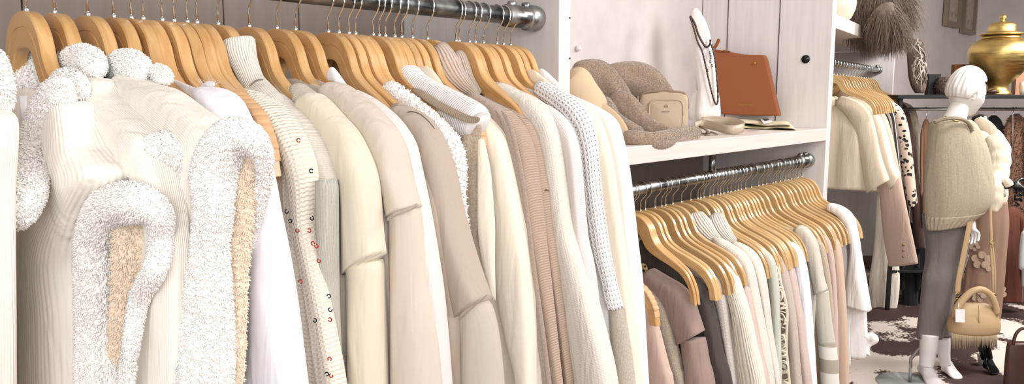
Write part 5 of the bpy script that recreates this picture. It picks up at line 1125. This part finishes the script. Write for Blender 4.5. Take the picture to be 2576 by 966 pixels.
MB().lathe([(0, 0)]+cal([(31, 233), (32, 230), (27, 224), (22, 218), (24, 208), (34, 198), (50, 180), (62, 162), (69, 145), (71, 130), (69, 118), (62, 106), (50, 98), (44, 95), (42, 92), (42, 88), (38, 88)])+[(0, (yb-90)*k)], base, 56).link('jar', GOLD, ur)
MB().lathe([(0, (yb-84)*k)]+cal([(40, 86), (48, 86), (50, 84), (49, 82), (34, 80), (31, 76), (31, 70), (29, 62), (24, 57), (14, 54), (7, 53), (5, 51), (4, 49), (6, 47), (8, 44), (7, 40), (4, 37)])+[(0, (yb-36)*k)], base, 48).link('lid', GOLD, ur)
# woven driftwood-like bundle
TW = new_mat('dark_twigs', srgb(94, 80, 72), .5)[0]; TW2 = new_mat('pale_twigs', srgb(176, 164, 154), .5)[0]
bd = RD+.05; bb = root('twig_sculpture', rkz(2307, 1.592, bd), 'tall dark woven twig ornament standing on the left end of the black rack', 'ornament')
MB().rings(strips([(2287, 2303, 98, bd, .8), (2283, 2318, 104, bd, .8), (2282, 2323, 125, bd, .8), (2284, 2326, 160, bd, .8), (2286, 2328, 190, bd, .8), (2292, 2329, 215, bd, .8), (2300, 2326, 230, bd, .8), (2304, 2322, 234, bd, .8)])[0]).link('core', TW, bb)
rr = random.Random(5)
for mt, cnt, nm in ((TW, 34, 'dark_twigs'), (TW2, 26, 'pale_twigs')):
    s_ = MB()
    for q in range(cnt):
        t0 = rr.uniform(0, 6.28); tw = rr.uniform(-3, 3); y0 = rr.uniform(98, 170); y1 = y0+rr.uniform(35, 100); P_ = []
        for u in np.linspace(0, 1, 9):
            y_ = min(232, y0+(y1-y0)*u); cx = 2302+(y_-98)*.075; w_ = 20*math.sin(min(1, (y_-90)/30)*PI/2)*(1 if y_ < 200 else 1-(y_-200)/60); a_ = t0+tw*u
            P_.append(onD(cx+w_*math.cos(a_), y_, bd)+FH*(-.058*math.sin(a_)*w_/20))
        s_.tube(P_, [.004]*8+[.002], 6)
    s_.link(nm, mt, bb)
# dark round basket ornament and boxes
s_ = MB(); c = rkz(2372, 1.592, RD+.12); R_ = []
s_.lathe([(0, 0), (.05, 0), (.065, .03), (.07, .06), (.06, .1), (.045, .125), (.03, .13), (0, .13)], c, 24)
tufts(s_, np.array([[(c[0]+r_*math.cos(t), c[1]+r_*math.sin(t), c[2]+z) for t in np.linspace(0, 6.1, 20)] for r_, z in ((.05, 0), (.066, .03), (.07, .06), (.06, .1), (.04, .125))]), 16000, .016, .005, .2, 1.)
tag(s_.link('twig_ball', TW), 'dark woven twig ball on the black rack left of the mannequin head', 'ornament')
for nm, x0, x1, z1, dd, mt, lb in (('black_box', 2330, 2360, 1.592+.152, RD+.14, BLACK, 'upright black box on the black rack behind the twig ornament'), ('brown_box', 2393, 2432, 1.592+.225, RD+.26, plain('brown_card', (124, 78, 48), .5), 'brown box left of the gold urn on the black rack'),
                             ('tan_folder', 2548, 2590, 1.592+.22, RD+.24, plain('dusty_tan', (150, 110, 88), .5), 'tan upright folder leaning right of the gold urn')):
    o = fbox(nm, x0, x1, 1.592, z1, dd, .05, mt, None); tag(o, lb, 'box')
o = MB(); c = rkz(2492, 1.592, RD+.03); o.tube([c+RT*(-.04)+[0, 0, .018], c+[0, 0, .026], c+RT*.04+[0, 0, .018]], [.012, .022, .012], 14, .7); tag(o.link('leather_pouch', plain('dark_brown_leather', (60, 36, 26), .4)), 'small dark brown pouch in front of the gold urn foot', 'pouch')
o = MB(); c = rkz(2569, 1.592, RD+.05); o.lathe([(0, 0), (.02, 0), (.026, .03), (.03, .06), (.026, .09), (0, .1)], c, 18); o.tube([c+RT*(.02)+[0, 0, .03], c+RT*.05+[0, 0, .05], c+RT*.02+[0, 0, .08]], .006, 8); tag(o.link('figurine', plain('pale_figurine', (220, 208, 192), .4)), 'small pale figurine at the right photo edge on the black rack', 'figurine')
# hanging dark clothes on the black rack
def hung(name, label, cat, px, w_, y0, y1, rgb, dd=RD+.2, kk=.45, sh=True, fold=.10, fur=False, lean=0, seed=1):
    mt = fabric('cloth_%d_%d_%d' % rgb, rgb, 'smooth', rough=.75)
    r_ = root(name, rkz(px, 1.0, dd), label, cat)
    st = [(px-w_*.25, px+w_*.25, y0, dd, kk), (px-w_*.7, px+w_*.7, y0+10, dd, kk), (px-w_*.95, px+w_*.95, y0+26, dd, kk), (px-w_+lean*.3, px+w_+lean*.3, y0+60, dd, kk), (px-w_*1.05+lean, px+w_*1.05+lean, y1, dd, kk)]
    R, UV = strips(st, n=50, m=36, fold=fold, seed=seed, kf=(4, 9, 13)); mb = MB().rings(R, True, UV)
    if fur: tufts(mb, R, 9000, .02, .005)
    mb.link('body', mt, r_)
    for s in (-1, 1):
        stv = [(px+s*w_*.8, y0+20, w_*.28, dd-.02, .9), (px+s*w_*1.0, y0+70, w_*.3, dd-.03, .9), (px+s*w_*1.1+lean*.5, y0+(y1-y0)*.75, w_*.27, dd-.04, .9)]
        R, UV = ptube(stv, n=30, fold=.05, rnd=.1); mb = MB().rings(R, True, UV)
        if fur: tufts(mb, R, 9000, .02, .005)
        mb.link('sleeve', mt, r_)
    # hanger hook
    t = onD(px, 276, RD+.2); s_ = MB(); s_.tube([onD(px, y0+4, dd), onD(px, 288, dd), onD(px+2, 280, dd), onD(px+3, 272, RD+.19), onD(px, 269, RD+.2), onD(px-3, 274, RD+.21)], .002, 6); s_.link('hook', CHROME, r_)
    return r_
hung('coat', 'brown fluffy coat hanging at the left of the black rack behind the mannequin', 'coat', 2330, 12, 300, 560, (120, 88, 68), lean=2, seed=2)
hung('dress', 'black dress hanging behind the white mannequin neck', 'dress', 2412, 22, 292, 640, (22, 20, 22), dd=RD+.26, seed=3)
hung('jacket', 'pale beige jacket hanging behind the second mannequin shoulder', 'jacket', 2458, 20, 284, 420, (196, 180, 162), seed=4)
hung('jacket', 'black jacket hanging between the pale jacket and the brown fur coat', 'jacket', 2500, 24, 290, 640, (20, 19, 20), dd=RD+.24, seed=5)
hung('fur_coat', 'brown fur coat at the right edge of the photo', 'coat', 2556, 24, 286, 560, (104, 74, 58), fur=True, seed=6)
hung('satin_blouse', 'russet brown satin garment hanging low at the right edge', 'blouse', 2548, 26, 520, 760, (92, 50, 38), dd=RD+.1, seed=7)
hung('jumper', 'light grey wool jumper at the far right edge, low down', 'jumper', 2596, 24, 560, 720, (168, 166, 166), dd=RD-.1, seed=8)
hung('black_trousers', 'black trousers hanging in the dark corner left of the mannequin legs', 'trousers', 2290, 18, 560, 790, (18, 17, 18), dd=RD+.32, seed=9)
hung('black_trousers', 'black long garment behind the grey mannequin trousers', 'trousers', 2330, 22, 480, 800, (24, 20, 20), dd=RD+.36, seed=10)
# low shelf with dark shoes boxes in the corner (wood front)
o = fbox('low_bench', 2230, 2700, .18, .24, RD+.5, .35, plain('bench_brown', (96, 60, 42), .5), None); tag(o, 'low brown wooden bench behind the black rack', 'bench')
# picture frames on the far wall
def wall_pt(px, py):
    a = np.array([*wb(2.0), 0]); d = np.array([12.0, 2.30, 0])-a; d /= np.linalg.norm(d); n = np.array([-d[1], d[0], 0]); p = on_plane(px, py, a, n); return p, d, n
m, nt, b = new_mat('abstract_print', srgb(190, 170, 160), .6)
tc = N(nt, 'ShaderNodeTexCoord'); no = N(nt, 'ShaderNodeTexNoise', Scale=9., Detail=4.); nt.links.new(tc.outputs['Object'], no.inputs['Vector'])
nt.links.new(ramp(nt, no.outputs[0], [(.3, srgb(150, 128, 118)), (.5, srgb(206, 190, 180)), (.7, srgb(170, 160, 168))]), b.inputs['Base Color']); ART = m
FRM = plain('aged_silver_frame', (150, 138, 122), .4, .4)
for k_, (l, r_, yb_, yt) in enumerate(((2368, 2402, 72, -60), (2411, 2441, 90, -40))):
    p0, d, n = wall_pt(l, yb_-8); p1, _, _ = wall_pt(r_, yb_); z0 = (p0[2]+p1[2])/2; z1 = wall_pt(l, yt)[0][2]; z1 = min(z1, 2.9)
    f_ = root('picture_frame', ((p0+p1)/2-[0, 0, 0]), ('left' if k_ == 0 else 'right')+' one of two tall framed abstract pictures on the far wall', 'picture', 'tall framed pictures on the far wall')
    L = np.linalg.norm((p1-p0)[:2]); o0 = np.array([p0[0], p0[1], z0])-n*.012
    s_ = MB(); w_ = .06
    def q_(a, b_, c, e, th): 
        V = [o0+d*u+np.array([0, 0, v])-n*t for t in (0, th) for u, v in ((a, b_), (c, b_), (c, e), (a, e))]
        s_.add(V, [(0, 1, 2, 3), (7, 6, 5, 4), (0, 4, 5, 1), (1, 5, 6, 2), (2, 6, 7, 3), (3, 7, 4, 0)])
    H_ = z1-z0
    q_(0, 0, L, w_, .05); q_(0, H_-w_, L, H_, .05); q_(0, w_, w_, H_-w_, .05); q_(L-w_, w_, L, H_-w_, .05); fix_normals(s_.link('frame', FRM, f_, smooth=False))
    s_ = MB(); q_(w_, w_, L-w_, H_-w_, .02); fix_normals(s_.link('picture', ART, f_, smooth=False))

# ------------------------------------------------------------------ mannequins
WM = plain('mannequin_white', (224, 221, 218), .42)
def head(name, c, fdir, hgt, mat, par, tiltf=0.):
    """stylised head: c centre, fdir horizontal facing direction"""
    f = np.array(fdir, float); f /= np.linalg.norm(f); s = np.cross([0, 0, 1.], f); u_ = np.array([0, 0, 1.])
    f2 = f*math.cos(tiltf)-u_*math.sin(tiltf); u2 = np.cross(f2, s); R = []; n, m_ = 72, 96; h = hgt/2
    for i in range(n+1):
        ph = PI*i/n; z = math.cos(ph); r = math.sin(ph)
        row = []
        for j in range(m_):
            th = 2*PI*j/m_; cx, sx = math.cos(th), math.sin(th)
            # base skull: deeper than wide, jaw narrows
            jaw = max(0, -z-.15); X = r*cx*(.80-.0*jaw); Y = r*sx*(.66-.30*jaw)
            if cx < 0: X *= .98-.38*max(0, -z-.05)          # nape
            else: X *= 1-.05*jaw
            X += .10*jaw*1.6 if cx > 0 else 0
            if cx > 0:
                g = lambda y0, z0, sy, sz: math.exp(-((Y-y0)/sy)**2-((z-z0)/sz)**2)
                X += .15*g(0, -.20, .09, .13)+.07*g(0, -.02, .07, .16)              # nose, bridge
                X += .05*g(0, .17, .35, .08)                                          # brow
                X -= .06*(g(.24, .02, .12, .10)+g(-.24, .02, .12, .10))                # eye sockets
                X += .03*(g(.24, .0, .08, .05)+g(-.24, .0, .08, .05))
                X += .06*g(0, -.44, .13, .045)+.05*g(0, -.53, .11, .045)-.03*g(0, -.485, .14, .02)   # lips
                X += .07*g(0, -.78, .16, .12)                                         # chin
                X += .03*(g(.32, -.22, .14, .16)+g(-.32, -.22, .14, .16))
            row.append(c+f2*X*h+s*Y*h+u2*z*h)
        R.append(row)
    o = MB().rings(R).link(name, mat, par); fix_normals(o)
    # ears
    for sg in (-1, 1):
        P_ = [c+s*sg*h*(.62+.05*math.sin(t))+f2*h*(-.04+.09*math.cos(t))+u2*h*(-.08+.17*math.sin(t)) for t in np.linspace(-2.2, 3.6, 18)]
        MB().tube(P_, .007, 8).link('ear', mat, par)
    return f2, s, u2, h
def hair(c, fr, mat, par):
    """short cropped sculpted hair with combed grooves"""
    f2, s, u2, h = fr; R = []; n, m_ = 48, 160
    for i in range(n+1):
        row = []
        for j in range(m_):
            th = 2*PI*j/m_; cx, sx = math.cos(th), math.sin(th)
            low = 1.98 if cx < -.3 else (1.98-(cx+.3)*1.15)            # hairline: nape low, forehead high
            low = max(1.05, low); ph = low*i/n; z = math.cos(ph); r = math.sin(ph)
            gr = .018*math.sin(th*26+3*ph)*min(1, ph)+.012*math.sin(th*11-4*ph); k_ = 1.07+gr-.05*max(0, (i/n-.93)/.07)
            X = r*cx*.80*k_; Y = r*sx*.70*k_; Z = z*1.07*k_ if z > 0 else z*.98
            if cx < 0: X *= 1.04-.25*max(0, -z)
            row.append(c+f2*(X-.02)*h+s*Y*h+u2*(Z)*h)
        R.append(row)
    o = MB().rings(R, True, None, True).link('sculpted_hair', mat, par); fix_normals(o); return o
D1 = 4.12
m1 = root('mannequin', onZ(2355, 955, 0), 'white female mannequin with short sculpted hair wearing a taupe poncho and grey cropped trousers', 'mannequin')
hc = onD(2431, 234, D1); fd = (RT*.985+FH*.10)   # looks to the right, slightly away
fr = head('head', hc-np.array([0, 0, .004]), fd, .238, WM, m1, .22); hair(hc+np.array([0, 0, .010]), fr, WM, m1)
# neck + bust + arms: one continuous figure
def skinned(name, joints, edges, mat, par, sub=2, rootv=0):
    me = bpy.data.meshes.new(name); og = ORG[par]; me.from_pydata([tuple(np.array(j[0])-og) for j in joints], edges, []); o = bpy.data.objects.new(name, me); col.objects.link(o); o.parent = par; me.materials.append(mat)
    md = o.modifiers.new('skin', 'SKIN'); md.use_smooth_shade = True
    for k_, j in enumerate(joints):
        v = me.skin_vertices[0].data[k_]; v.radius = j[1] if isinstance(j[1], tuple) else (j[1], j[1]); v.use_root = k_ == rootv
    o.modifiers.new('sub', 'SUBSURF').levels = sub; o.modifiers[-1].render_levels = sub; ORG[o] = og; return o
J = lambda px, py, d=D1: onD(px, py, d)
joints = [(J(2385, 560), (.09, .07)), (J(2380, 470), (.08, .07)), (J(2384, 400), (.09, .07)), (J(2390, 345), (.075, .06)), (J(2398, 300), (.062, .058)), (J(2412, 272), (.052, .05)), (J(2424, 250), (.05, .05)),
          (J(2368, 352, D1-.02), .04), (J(2362, 440, D1-.02), .034), (J(2375, 515, D1-.05), .028), (J(2425, 355, D1+.06), .042), (J(2452, 430, D1+.08), .036), (J(2450, 520, D1-.02), .034), (J(2446, 548, D1-.03), .024)]
skinned('torso', joints, [(0, 1), (1, 2), (2, 3), (3, 4), (4, 5), (5, 6), (3, 7), (7, 8), (8, 9), (3, 10), (10, 11), (11, 12), (12, 13)], WM, m1)
# hand with five fingers
def hand(par, wrist, dirv, side, mat, sc=1., curl=.5, nm='hand'):
    w_ = np.array(wrist); d = np.array(dirv, float); d /= np.linalg.norm(d); s = np.array(side, float); s -= d*(s@d); s /= np.linalg.norm(s); n_ = np.cross(d, s)
    js = [(w_, (.021*sc, .016*sc)), (w_+d*.04*sc, (.03*sc, .015*sc)), (w_+d*.075*sc, (.033*sc, .013*sc))]; ed = [(0, 1), (1, 2)]
    for k_, (o_, L) in enumerate(((-.027, .072), (-.009, .08), (.009, .075), (.026, .06))):
        b0_ = w_+d*.085*sc+s*o_*sc; p_ = b0_; a_ = 0; i0 = len(js); js.append((p_, .0088*sc)); ed.append((2, i0))
        for q in range(3):
            a_ += curl*(.5+.25*q); p_ = p_+(d*math.cos(a_)+n_*math.sin(a_))*L*sc/3; js.append((p_, (.0085-.0009*q)*sc)); ed.append((len(js)-2, len(js)-1))
    t0 = w_+d*.03*sc-s*.026*sc; i0 = len(js); js.append((t0, .011*sc)); ed.append((1, i0)); t1 = t0+(d*.7-s*.6+n_*.3)*.032*sc; js.append((t1, .0095*sc)); ed.append((i0, i0+1)); js.append((t1+(d*.9-s*.1+n_*.3)*.028*sc, .008*sc)); ed.append((i0+1, i0+2))
    return skinned(nm, js, ed, mat, par, 2)
hand(m1, J(2446, 550, D1-.03), -UP*.95+RT*.12, RT*.6-FH*.8, WM, .9, .45)
LEGW = WM
for nm, st in (('leg', [(2338, 840, 21, D1-.02, 1), (2336, 870, 20.5, D1-.02, 1), (2333, 900, 18, D1-.02, 1), (2329, 925, 16, D1-.02, 1.1)]), ('leg', [(2368, 835, 20, D1+.14, 1), (2371, 865, 18, D1+.14, 1), (2375, 895, 14, D1+.14, 1), (2380, 922, 11.5, D1+.14, 1.05)])):
    piece(nm, st, LEGW, m1, n=30)
def foot(name, ankle, heel, toe, w_, mat, par):
    """solid foot: rings from heel to toe"""
    R = []; hl, te, an = np.array(heel), np.array(toe), np.array(ankle); d = te-hl; L = np.linalg.norm(d); d /= L; s = np.cross(d, [0, 0, 1.]); s /= np.linalg.norm(s); u_ = np.cross(s, d)
    for t, hw_, hh, lift in ((-.02, .2, .25, .2), (.03, .62, .7, .0), (.12, .8, 1.15, 0), (.25, .82, 1.5, 0), (.38, .85, 1.25, 0), (.52, .95, .85, 0), (.68, 1.1, .58, 0), (.82, 1.08, .42, 0), (.93, .85, .3, 0), (1.0, .3, .18, .03)):
        c = hl+d*L*t; H_ = hh*.062
        R.append([c+s*w_*hw_*math.cos(a)+np.array([0, 0, max(0, H_/2+H_/2*math.sin(a))+lift*.03]) for a in np.linspace(0, 2*PI, 20, endpoint=False)])
    o = MB().rings(R).link(name, mat, par, sub=1); fix_normals(o)
foot('foot', None, onZ(2316, 935, .015), onZ(2362, 985, .004), .042, WM, m1)
foot('foot', None, onZ(2372, 935, .012), onZ(2414, 957, .004), .036, WM, m1)
# stand rod and base
s_ = MB(); s_.tube([onD(2322, 868, D1+.05), onD(2310, 880, D1+.06), onD(2291, 903, D1+.08), onD(2291, 920, D1+.08), onZ(2289, 965, .01)], .009, 12); s_.link('stand_rod', plain('brushed_steel', (190, 190, 190), .3, 1), m1)
s_ = MB(); s_.lathe([(0, 0), (.17, 0), (.17, .006), (0, .008)], onZ(2289, 966, .012), 48); s_.link('stand_base', plain('glass_base', (196, 204, 204), .15, .0), m1)
# trousers
GRT = fabric('grey_cropped_cotton', (112, 106, 100), 'smooth', rough=.8)
R, UV = strips([(2322, 2444, 540, D1+.04, .62), (2326, 2448, 575, D1+.04, .62), (2332, 2436, 620, D1+.03, .62), (2330, 2424, 660, D1+.02, .6), (2322, 2412, 700, D1, .58), (2318, 2400, 740, D1, .6), (2313, 2390, 780, D1, .6), (2308, 2376, 820, D1, .62), (2306, 2370, 850, D1, .62)], n=60, m=64, fold=.045, seed=4)
mb = MB().rings(R, True, UV); tro = mb.link('trouser_leg', GRT, m1); tro['label'] = 'grey cropped trouser leg'
R, UV = strips([(2370, 2436, 640, D1+.13, .7), (2352, 2410, 720, D1+.13, .7), (2344, 2392, 790, D1+.13, .75), (2345, 2390, 846, D1+.13, .75)], n=30, m=40, fold=.05, seed=5); MB().rings(R, True, UV).link('trouser_leg', GRT, m1)
# poncho
PO = fabric('taupe_melange_poncho', (178, 166, 144), 'knit', .007, .0018, melange=.16)
prof = [(2352, 2440, 301, D1, .7), (2342, 2452, 312, D1, .75), (2338, 2466, 340, D1, .75), (2334, 2480, 380, D1, .72), (2331, 2489, 430, D1, .7), (2330, 2495, 480, D1, .68), (2331, 2489, 515, D1, .66), (2333, 2468, 545, D1, .64), (2336, 2440, 568, D1, .62)]
R, UV = strips(prof, n=70, m=72, fold=.035, seed=8); R = R+np.array([0, 0, 1.])*(.0); k0 = np.linspace(0, 1, 70)[:, None]
# the hem dips on the left and lifts towards the right
xr = (R@RT-(R@RT).mean(1, keepdims=True)); R[..., 2] += (xr*.22)*np.clip((k0-.75)/.25, 0, 1)
po = MB().rings(R, True, UV).link('poncho', PO, m1); po['label'] = 'taupe melange knit poncho'
R2 = R[-9:]; c2 = R2.mean(1, keepdims=True); MB().rings(c2+(R2-c2)*1.012, True, UV[-9:]).link('poncho_ribbing', fabric('taupe_rib_hem', (184, 170, 148), 'rib', .016, .005), po)
P_ = [(2350, 308), (2372, 300), (2400, 297), (2425, 302), (2442, 316), (2446, 330)]
MB().tube([onD(a, b_, D1-.10-.0006*(45-abs(a-2395))) for a, b_ in spl(P_, 30)], [.012]*30, 12, .8).link('neckline_roll', fabric('taupe_collar', (164, 150, 128), 'rib', .006, .002), po)
chain([(2378, 292), (2388, 298), (2400, 303), (2412, 305)], D1-.075, .0025, m1, plain('gold_fine', (196, 168, 110), .3, 1), 'necklace', 50)

# second mannequin: quilted cream jacket, sheer brown skirt
D2 = 4.5
m2 = root('mannequin', onZ(2490, 915, 0), 'second mannequin behind, in a cream quilted jacket, brown floral skirt and black boots', 'mannequin')
QJ = fabric('cream_quilted', (232, 222, 202), 'smooth', rough=.7)
R, UV = strips([(2440, 2482, 318, D2, .8), (2424, 2510, 330, D2, .8), (2425, 2528, 370, D2, .75), (2440, 2530, 420, D2, .72), (2455, 2532, 470, D2, .7), (2462, 2528, 520, D2, .7)], n=60, m=48, fold=.04, seed=12)
zz = R[..., 2]; cen = R.mean(1, keepdims=True); R = cen+(R-cen)*(1+.05*abs(np.sin(zz*42))[..., None]); MB().rings(R, True, UV).link('jacket_body', QJ, m2)['label'] = 'cream quilted jacket'
piece('jacket_sleeve', [(2490, 340, 22, D2-.12, .9), (2512, 375, 24, D2-.14, .9), (2515, 430, 22, D2-.16, .9), (2508, 470, 20, D2-.2, .9), (2512, 500, 17, D2-.22, .9)], QJ, m2, fold=.06, ripple=.05)
piece('jacket_sleeve', [(2488, 440, 18, D2-.24, .9), (2500, 470, 20, D2-.26, .9), (2506, 505, 16, D2-.27, .9), (2500, 535, 8, D2-.27, .9)], QJ, m2, fold=.08, ripple=.06)
CLR = fabric('beige_collar', (206, 190, 168), 'smooth')
piece('collar', [(2452, 300, 12, D2-.05, .6), (2470, 312, 16, D2-.07, .5), (2492, 330, 15, D2-.08, .5), (2508, 360, 10, D2-.1, .5), (2520, 420, 8, D2-.14, .5), (2534, 470, 6, D2-.16, .5)], CLR, m2, n=30)
BNK = plain('mannequin_black', (18, 18, 20), .3)
skinned('neck', [(J(2468, 345, D2), (.09, .07)), (J(2466, 315, D2), (.055, .05)), (J(2463, 285, D2), .05)], [(0, 1), (1, 2)], BNK, m2)
s_ = MB(); skinned('forearm', [(J(2510, 470, D2-.24), .034), (J(2528, 462, D2-.27), .03), (J(2545, 468, D2-.3), .026)], [(0, 1), (1, 2)], plain('black_glove', (20, 22, 22), .35), m2)
hand(m2, J(2540, 466, D2-.3), RT*.9-UP*.25, -UP, plain('black_glove', (20, 22, 22), .35), 1.15, .3)
piece('lace_cuff', [(2526, 452, 6, D2-.3, .9), (2534, 458, 10, D2-.3, .9), (2540, 468, 10, D2-.3, .9)], QJ, m2)
s_ = MB(); rr = random.Random(8)
for k_ in range(46):
    c = onD(2560+rr.uniform(-8, 10), 470+rr.uniform(-6, 48), D2-.3+rr.uniform(-.03, .03)); r_ = rr.uniform(.004, .008); s_.lathe([(0, -r_), (r_*.7, -r_*.7), (r_, 0), (r_*.7, r_*.7), (0, r_)], c, 8)
s_.link('beaded_trim', plain('black_beads', (36, 38, 40), .15, .6), m2)
SKM = new_mat('sheer_brown_floral', srgb(150, 122, 102), .8); m, nt, b = SKM
tc = N(nt, 'ShaderNodeTexCoord'); vo = N(nt, 'ShaderNodeTexVoronoi', Scale=5.2); nt.links.new(tc.outputs['Object'], vo.inputs['Vector']); no = N(nt, 'ShaderNodeTexNoise', Scale=11.); nt.links.new(tc.outputs['Object'], no.inputs['Vector'])
hh = math_n(nt, 'ADD', vo.outputs['Distance'], math_n(nt, 'MULTIPLY', math_n(nt, 'SUBTRACT', no.outputs[0], .5), .35))
nt.links.new(ramp(nt, hh, [(.16, srgb(196, 176, 152)), (.20, srgb(150, 120, 102))]), b.inputs['Base Color'])
R, UV = strips([(2452, 2530, 505, D2, .75), (2446, 2534, 560, D2, .7), (2440, 2530, 620, D2, .7), (2432, 2524, 700, D2, .68), (2420, 2516, 780, D2, .68), (2392, 2508, 836, D2-.05, .66)], n=60, m=64, fold=.07, seed=15, kf=(5, 9, 13))
sk = MB().rings(R, True, UV).link('skirt', m, m2); sk['label'] = 'brown skirt with pale flowers'
for k_, (px, py, rr_) in enumerate(((2516, 592, 12), (2470, 655, 17), (2492, 668, 12), (2512, 735, 14), (2452, 620, 9), (2462, 745, 12))):
    s_ = MB()
    for q in range(5):
        a_ = q*1.257+k_; cx = px+rr_*math.cos(a_); cy = py+rr_*.8*math.sin(a_); c = onD(cx, cy, D2-.079+.0009*abs(cx-2482)); 
        R_ = [[c+RT*rr_*.62*D2/F*s*math.cos(t)+UP*rr_*.55*D2/F*s*math.sin(t)-FW*z for t in np.linspace(0, 2*PI, 16, endpoint=False)] for s, z in ((1, -.003), (.95, .0005), (.02, .001))]
        s_.rings(R_)
    s_.link('flower_applique', fabric('pale_flower', (178, 154, 134), 'smooth'), sk, smooth=False)['label'] = 'pale flower on the skirt'
FRG = fabric('skirt_fringe', (186, 164, 136), 'smooth')
for k_ in range(44):
    a = 2394+k_*2.6; s_ = MB(); j1 = random.uniform(-2, 2); s_.tube([onD(a, 826+(k_ % 2)*2, D2-.13), onD(a+j1*.5, 850, D2-.14), onD(a+j1, 872+random.uniform(-5, 6), D2-.14)], [.0035, .0045, .002], 6); s_.link('fringe', FRG, m2)
BOOT = plain('black_patent', (12, 12, 13), .12)
piece('boot_shaft', [(2474, 845, 14, D2-.08, .9), (2478, 880, 14, D2-.08, .9), (2484, 905, 13, D2-.08, .9)], BOOT, m2)
foot('boot_foot', None, onZ(2476, 925, .03), onZ(2508, 945, .008), .04, BOOT, m2)
s_ = MB(); c = onZ(2468, 922, .0); s_.lathe([(0, 0), (.016, 0), (.02, .03), (.026, .06), (0, .062)], c+[0, 0, .012], 14); s_.link('boot_heel', plain('clear_heel', (200, 198, 192), .15), m2)
# handbag
BG = fabric('camel_leather_bag', (186, 158, 122), 'smooth', rough=.45, sheen=0)
DB_ = 4.02; bg = root('handbag', onD(2445, 832, DB_), 'camel leather top-handle handbag with a white price tag hanging beside the grey trousers', 'bag')
R, UV = strips([(2420, 2478, 762, DB_, .10), (2412, 2492, 768, DB_, .35), (2398, 2506, 785, DB_, .55), (2388, 2512, 805, DB_, .62), (2385, 2513, 822, DB_, .62), (2388, 2509, 834, DB_, .58), (2400, 2500, 838, DB_, .4)], n=40, m=56)
MB().rings(R, True, UV).link('body', BG, bg)
P_ = spl([(2403, 800), (2408, 775), (2424, 752), (2446, 733), (2470, 728), (2492, 742), (2504, 768), (2508, 790)], 50)
MB().tube([onD(a, b_, DB_-.035) for a, b_ in P_], [.017+.006*abs(u-.5) for u in np.linspace(0, 1, 50)], 16, .8).link('handle', BG, bg)
MB().tube([onD(a, b_, DB_-.075) for a, b_ in ((2462, 768), (2463, 785), (2462, 800), (2463, 815))], .0025, 8).link('front_seam', BG, bg)
for pts, w_ in (([(2408, 738), (2412, 700), (2420, 660), (2430, 610), (2440, 560), (2446, 530)], .028), ([(2500, 742), (2498, 690), (2494, 640), (2494, 600), (2492, 550), (2492, 512)], .014), ([(2502, 740), (2503, 690), (2499, 640), (2495, 612)], .010)):
    P_ = [onD(a, b_, DB_+.02 if a < 2460 else DB_+.04) for a, b_ in pts]; band('strap', P_, w_, BG, bg, .0015, RT)
GM = plain('gold_metal', (212, 176, 110), .25, 1)
for a, b_ in ((2408, 742), (2408, 756), (2501, 744), (2503, 757), (2495, 610)):
    c = onD(a, b_, DB_-.01); MB().tube([c+RT*.009*math.cos(t)+UP*.011*math.sin(t) for t in np.linspace(0, 6.28, 16)], .0025, 6).link('ring', GM, bg)
s_ = MB(); c = onD(2415, 794, DB_-.085); ex_ = RT*.024; ey_ = UP*.033; V = [c-ex_-ey_, c+ex_-ey_*1.05, c+ex_+ey_, c-ex_+ey_]; s_.add(V+[v-FW*.002 for v in V], [(0, 1, 2, 3), (7, 6, 5, 4), (0, 4, 5, 1), (1, 5, 6, 2), (2, 6, 7, 3), (3, 7, 4, 0)])
tg = fix_normals(s_.link('price_tag', plain('tag_card', (244, 244, 244), .4), bg, smooth=False)); tg['label'] = 'white card tag'
MB().tube([onD(2412, 756, DB_-.03), onD(2411, 770, DB_-.07), onD(2413, 780, DB_-.085)], .0012, 6).link('tag_string', plain('tag_card', (244, 244, 244), .4), bg)
# dark bag at the lower right edge
dbm = plain('oxblood_leather', (74, 42, 34), .4); c = onZ(2566, 990, 0); db = root('dark_bag', c, 'dark brown leather shopper standing on the floor at the right edge', 'bag')
R, UV = strips([(2534, 2620, 862, 4.15, .30), (2530, 2624, 890, 4.15, .34), (2526, 2628, 940, 4.15, .36), (2524, 2630, 985, 4.15, .36)], n=24, m=48); MB().rings(R, True, UV).link('body', dbm, db)
MB().tube([onD(a, b_, 4.05) for a, b_ in spl([(2548, 868), (2556, 840), (2574, 826), (2592, 842), (2598, 868)], 24)], .008, 10).link('handle', dbm, db)
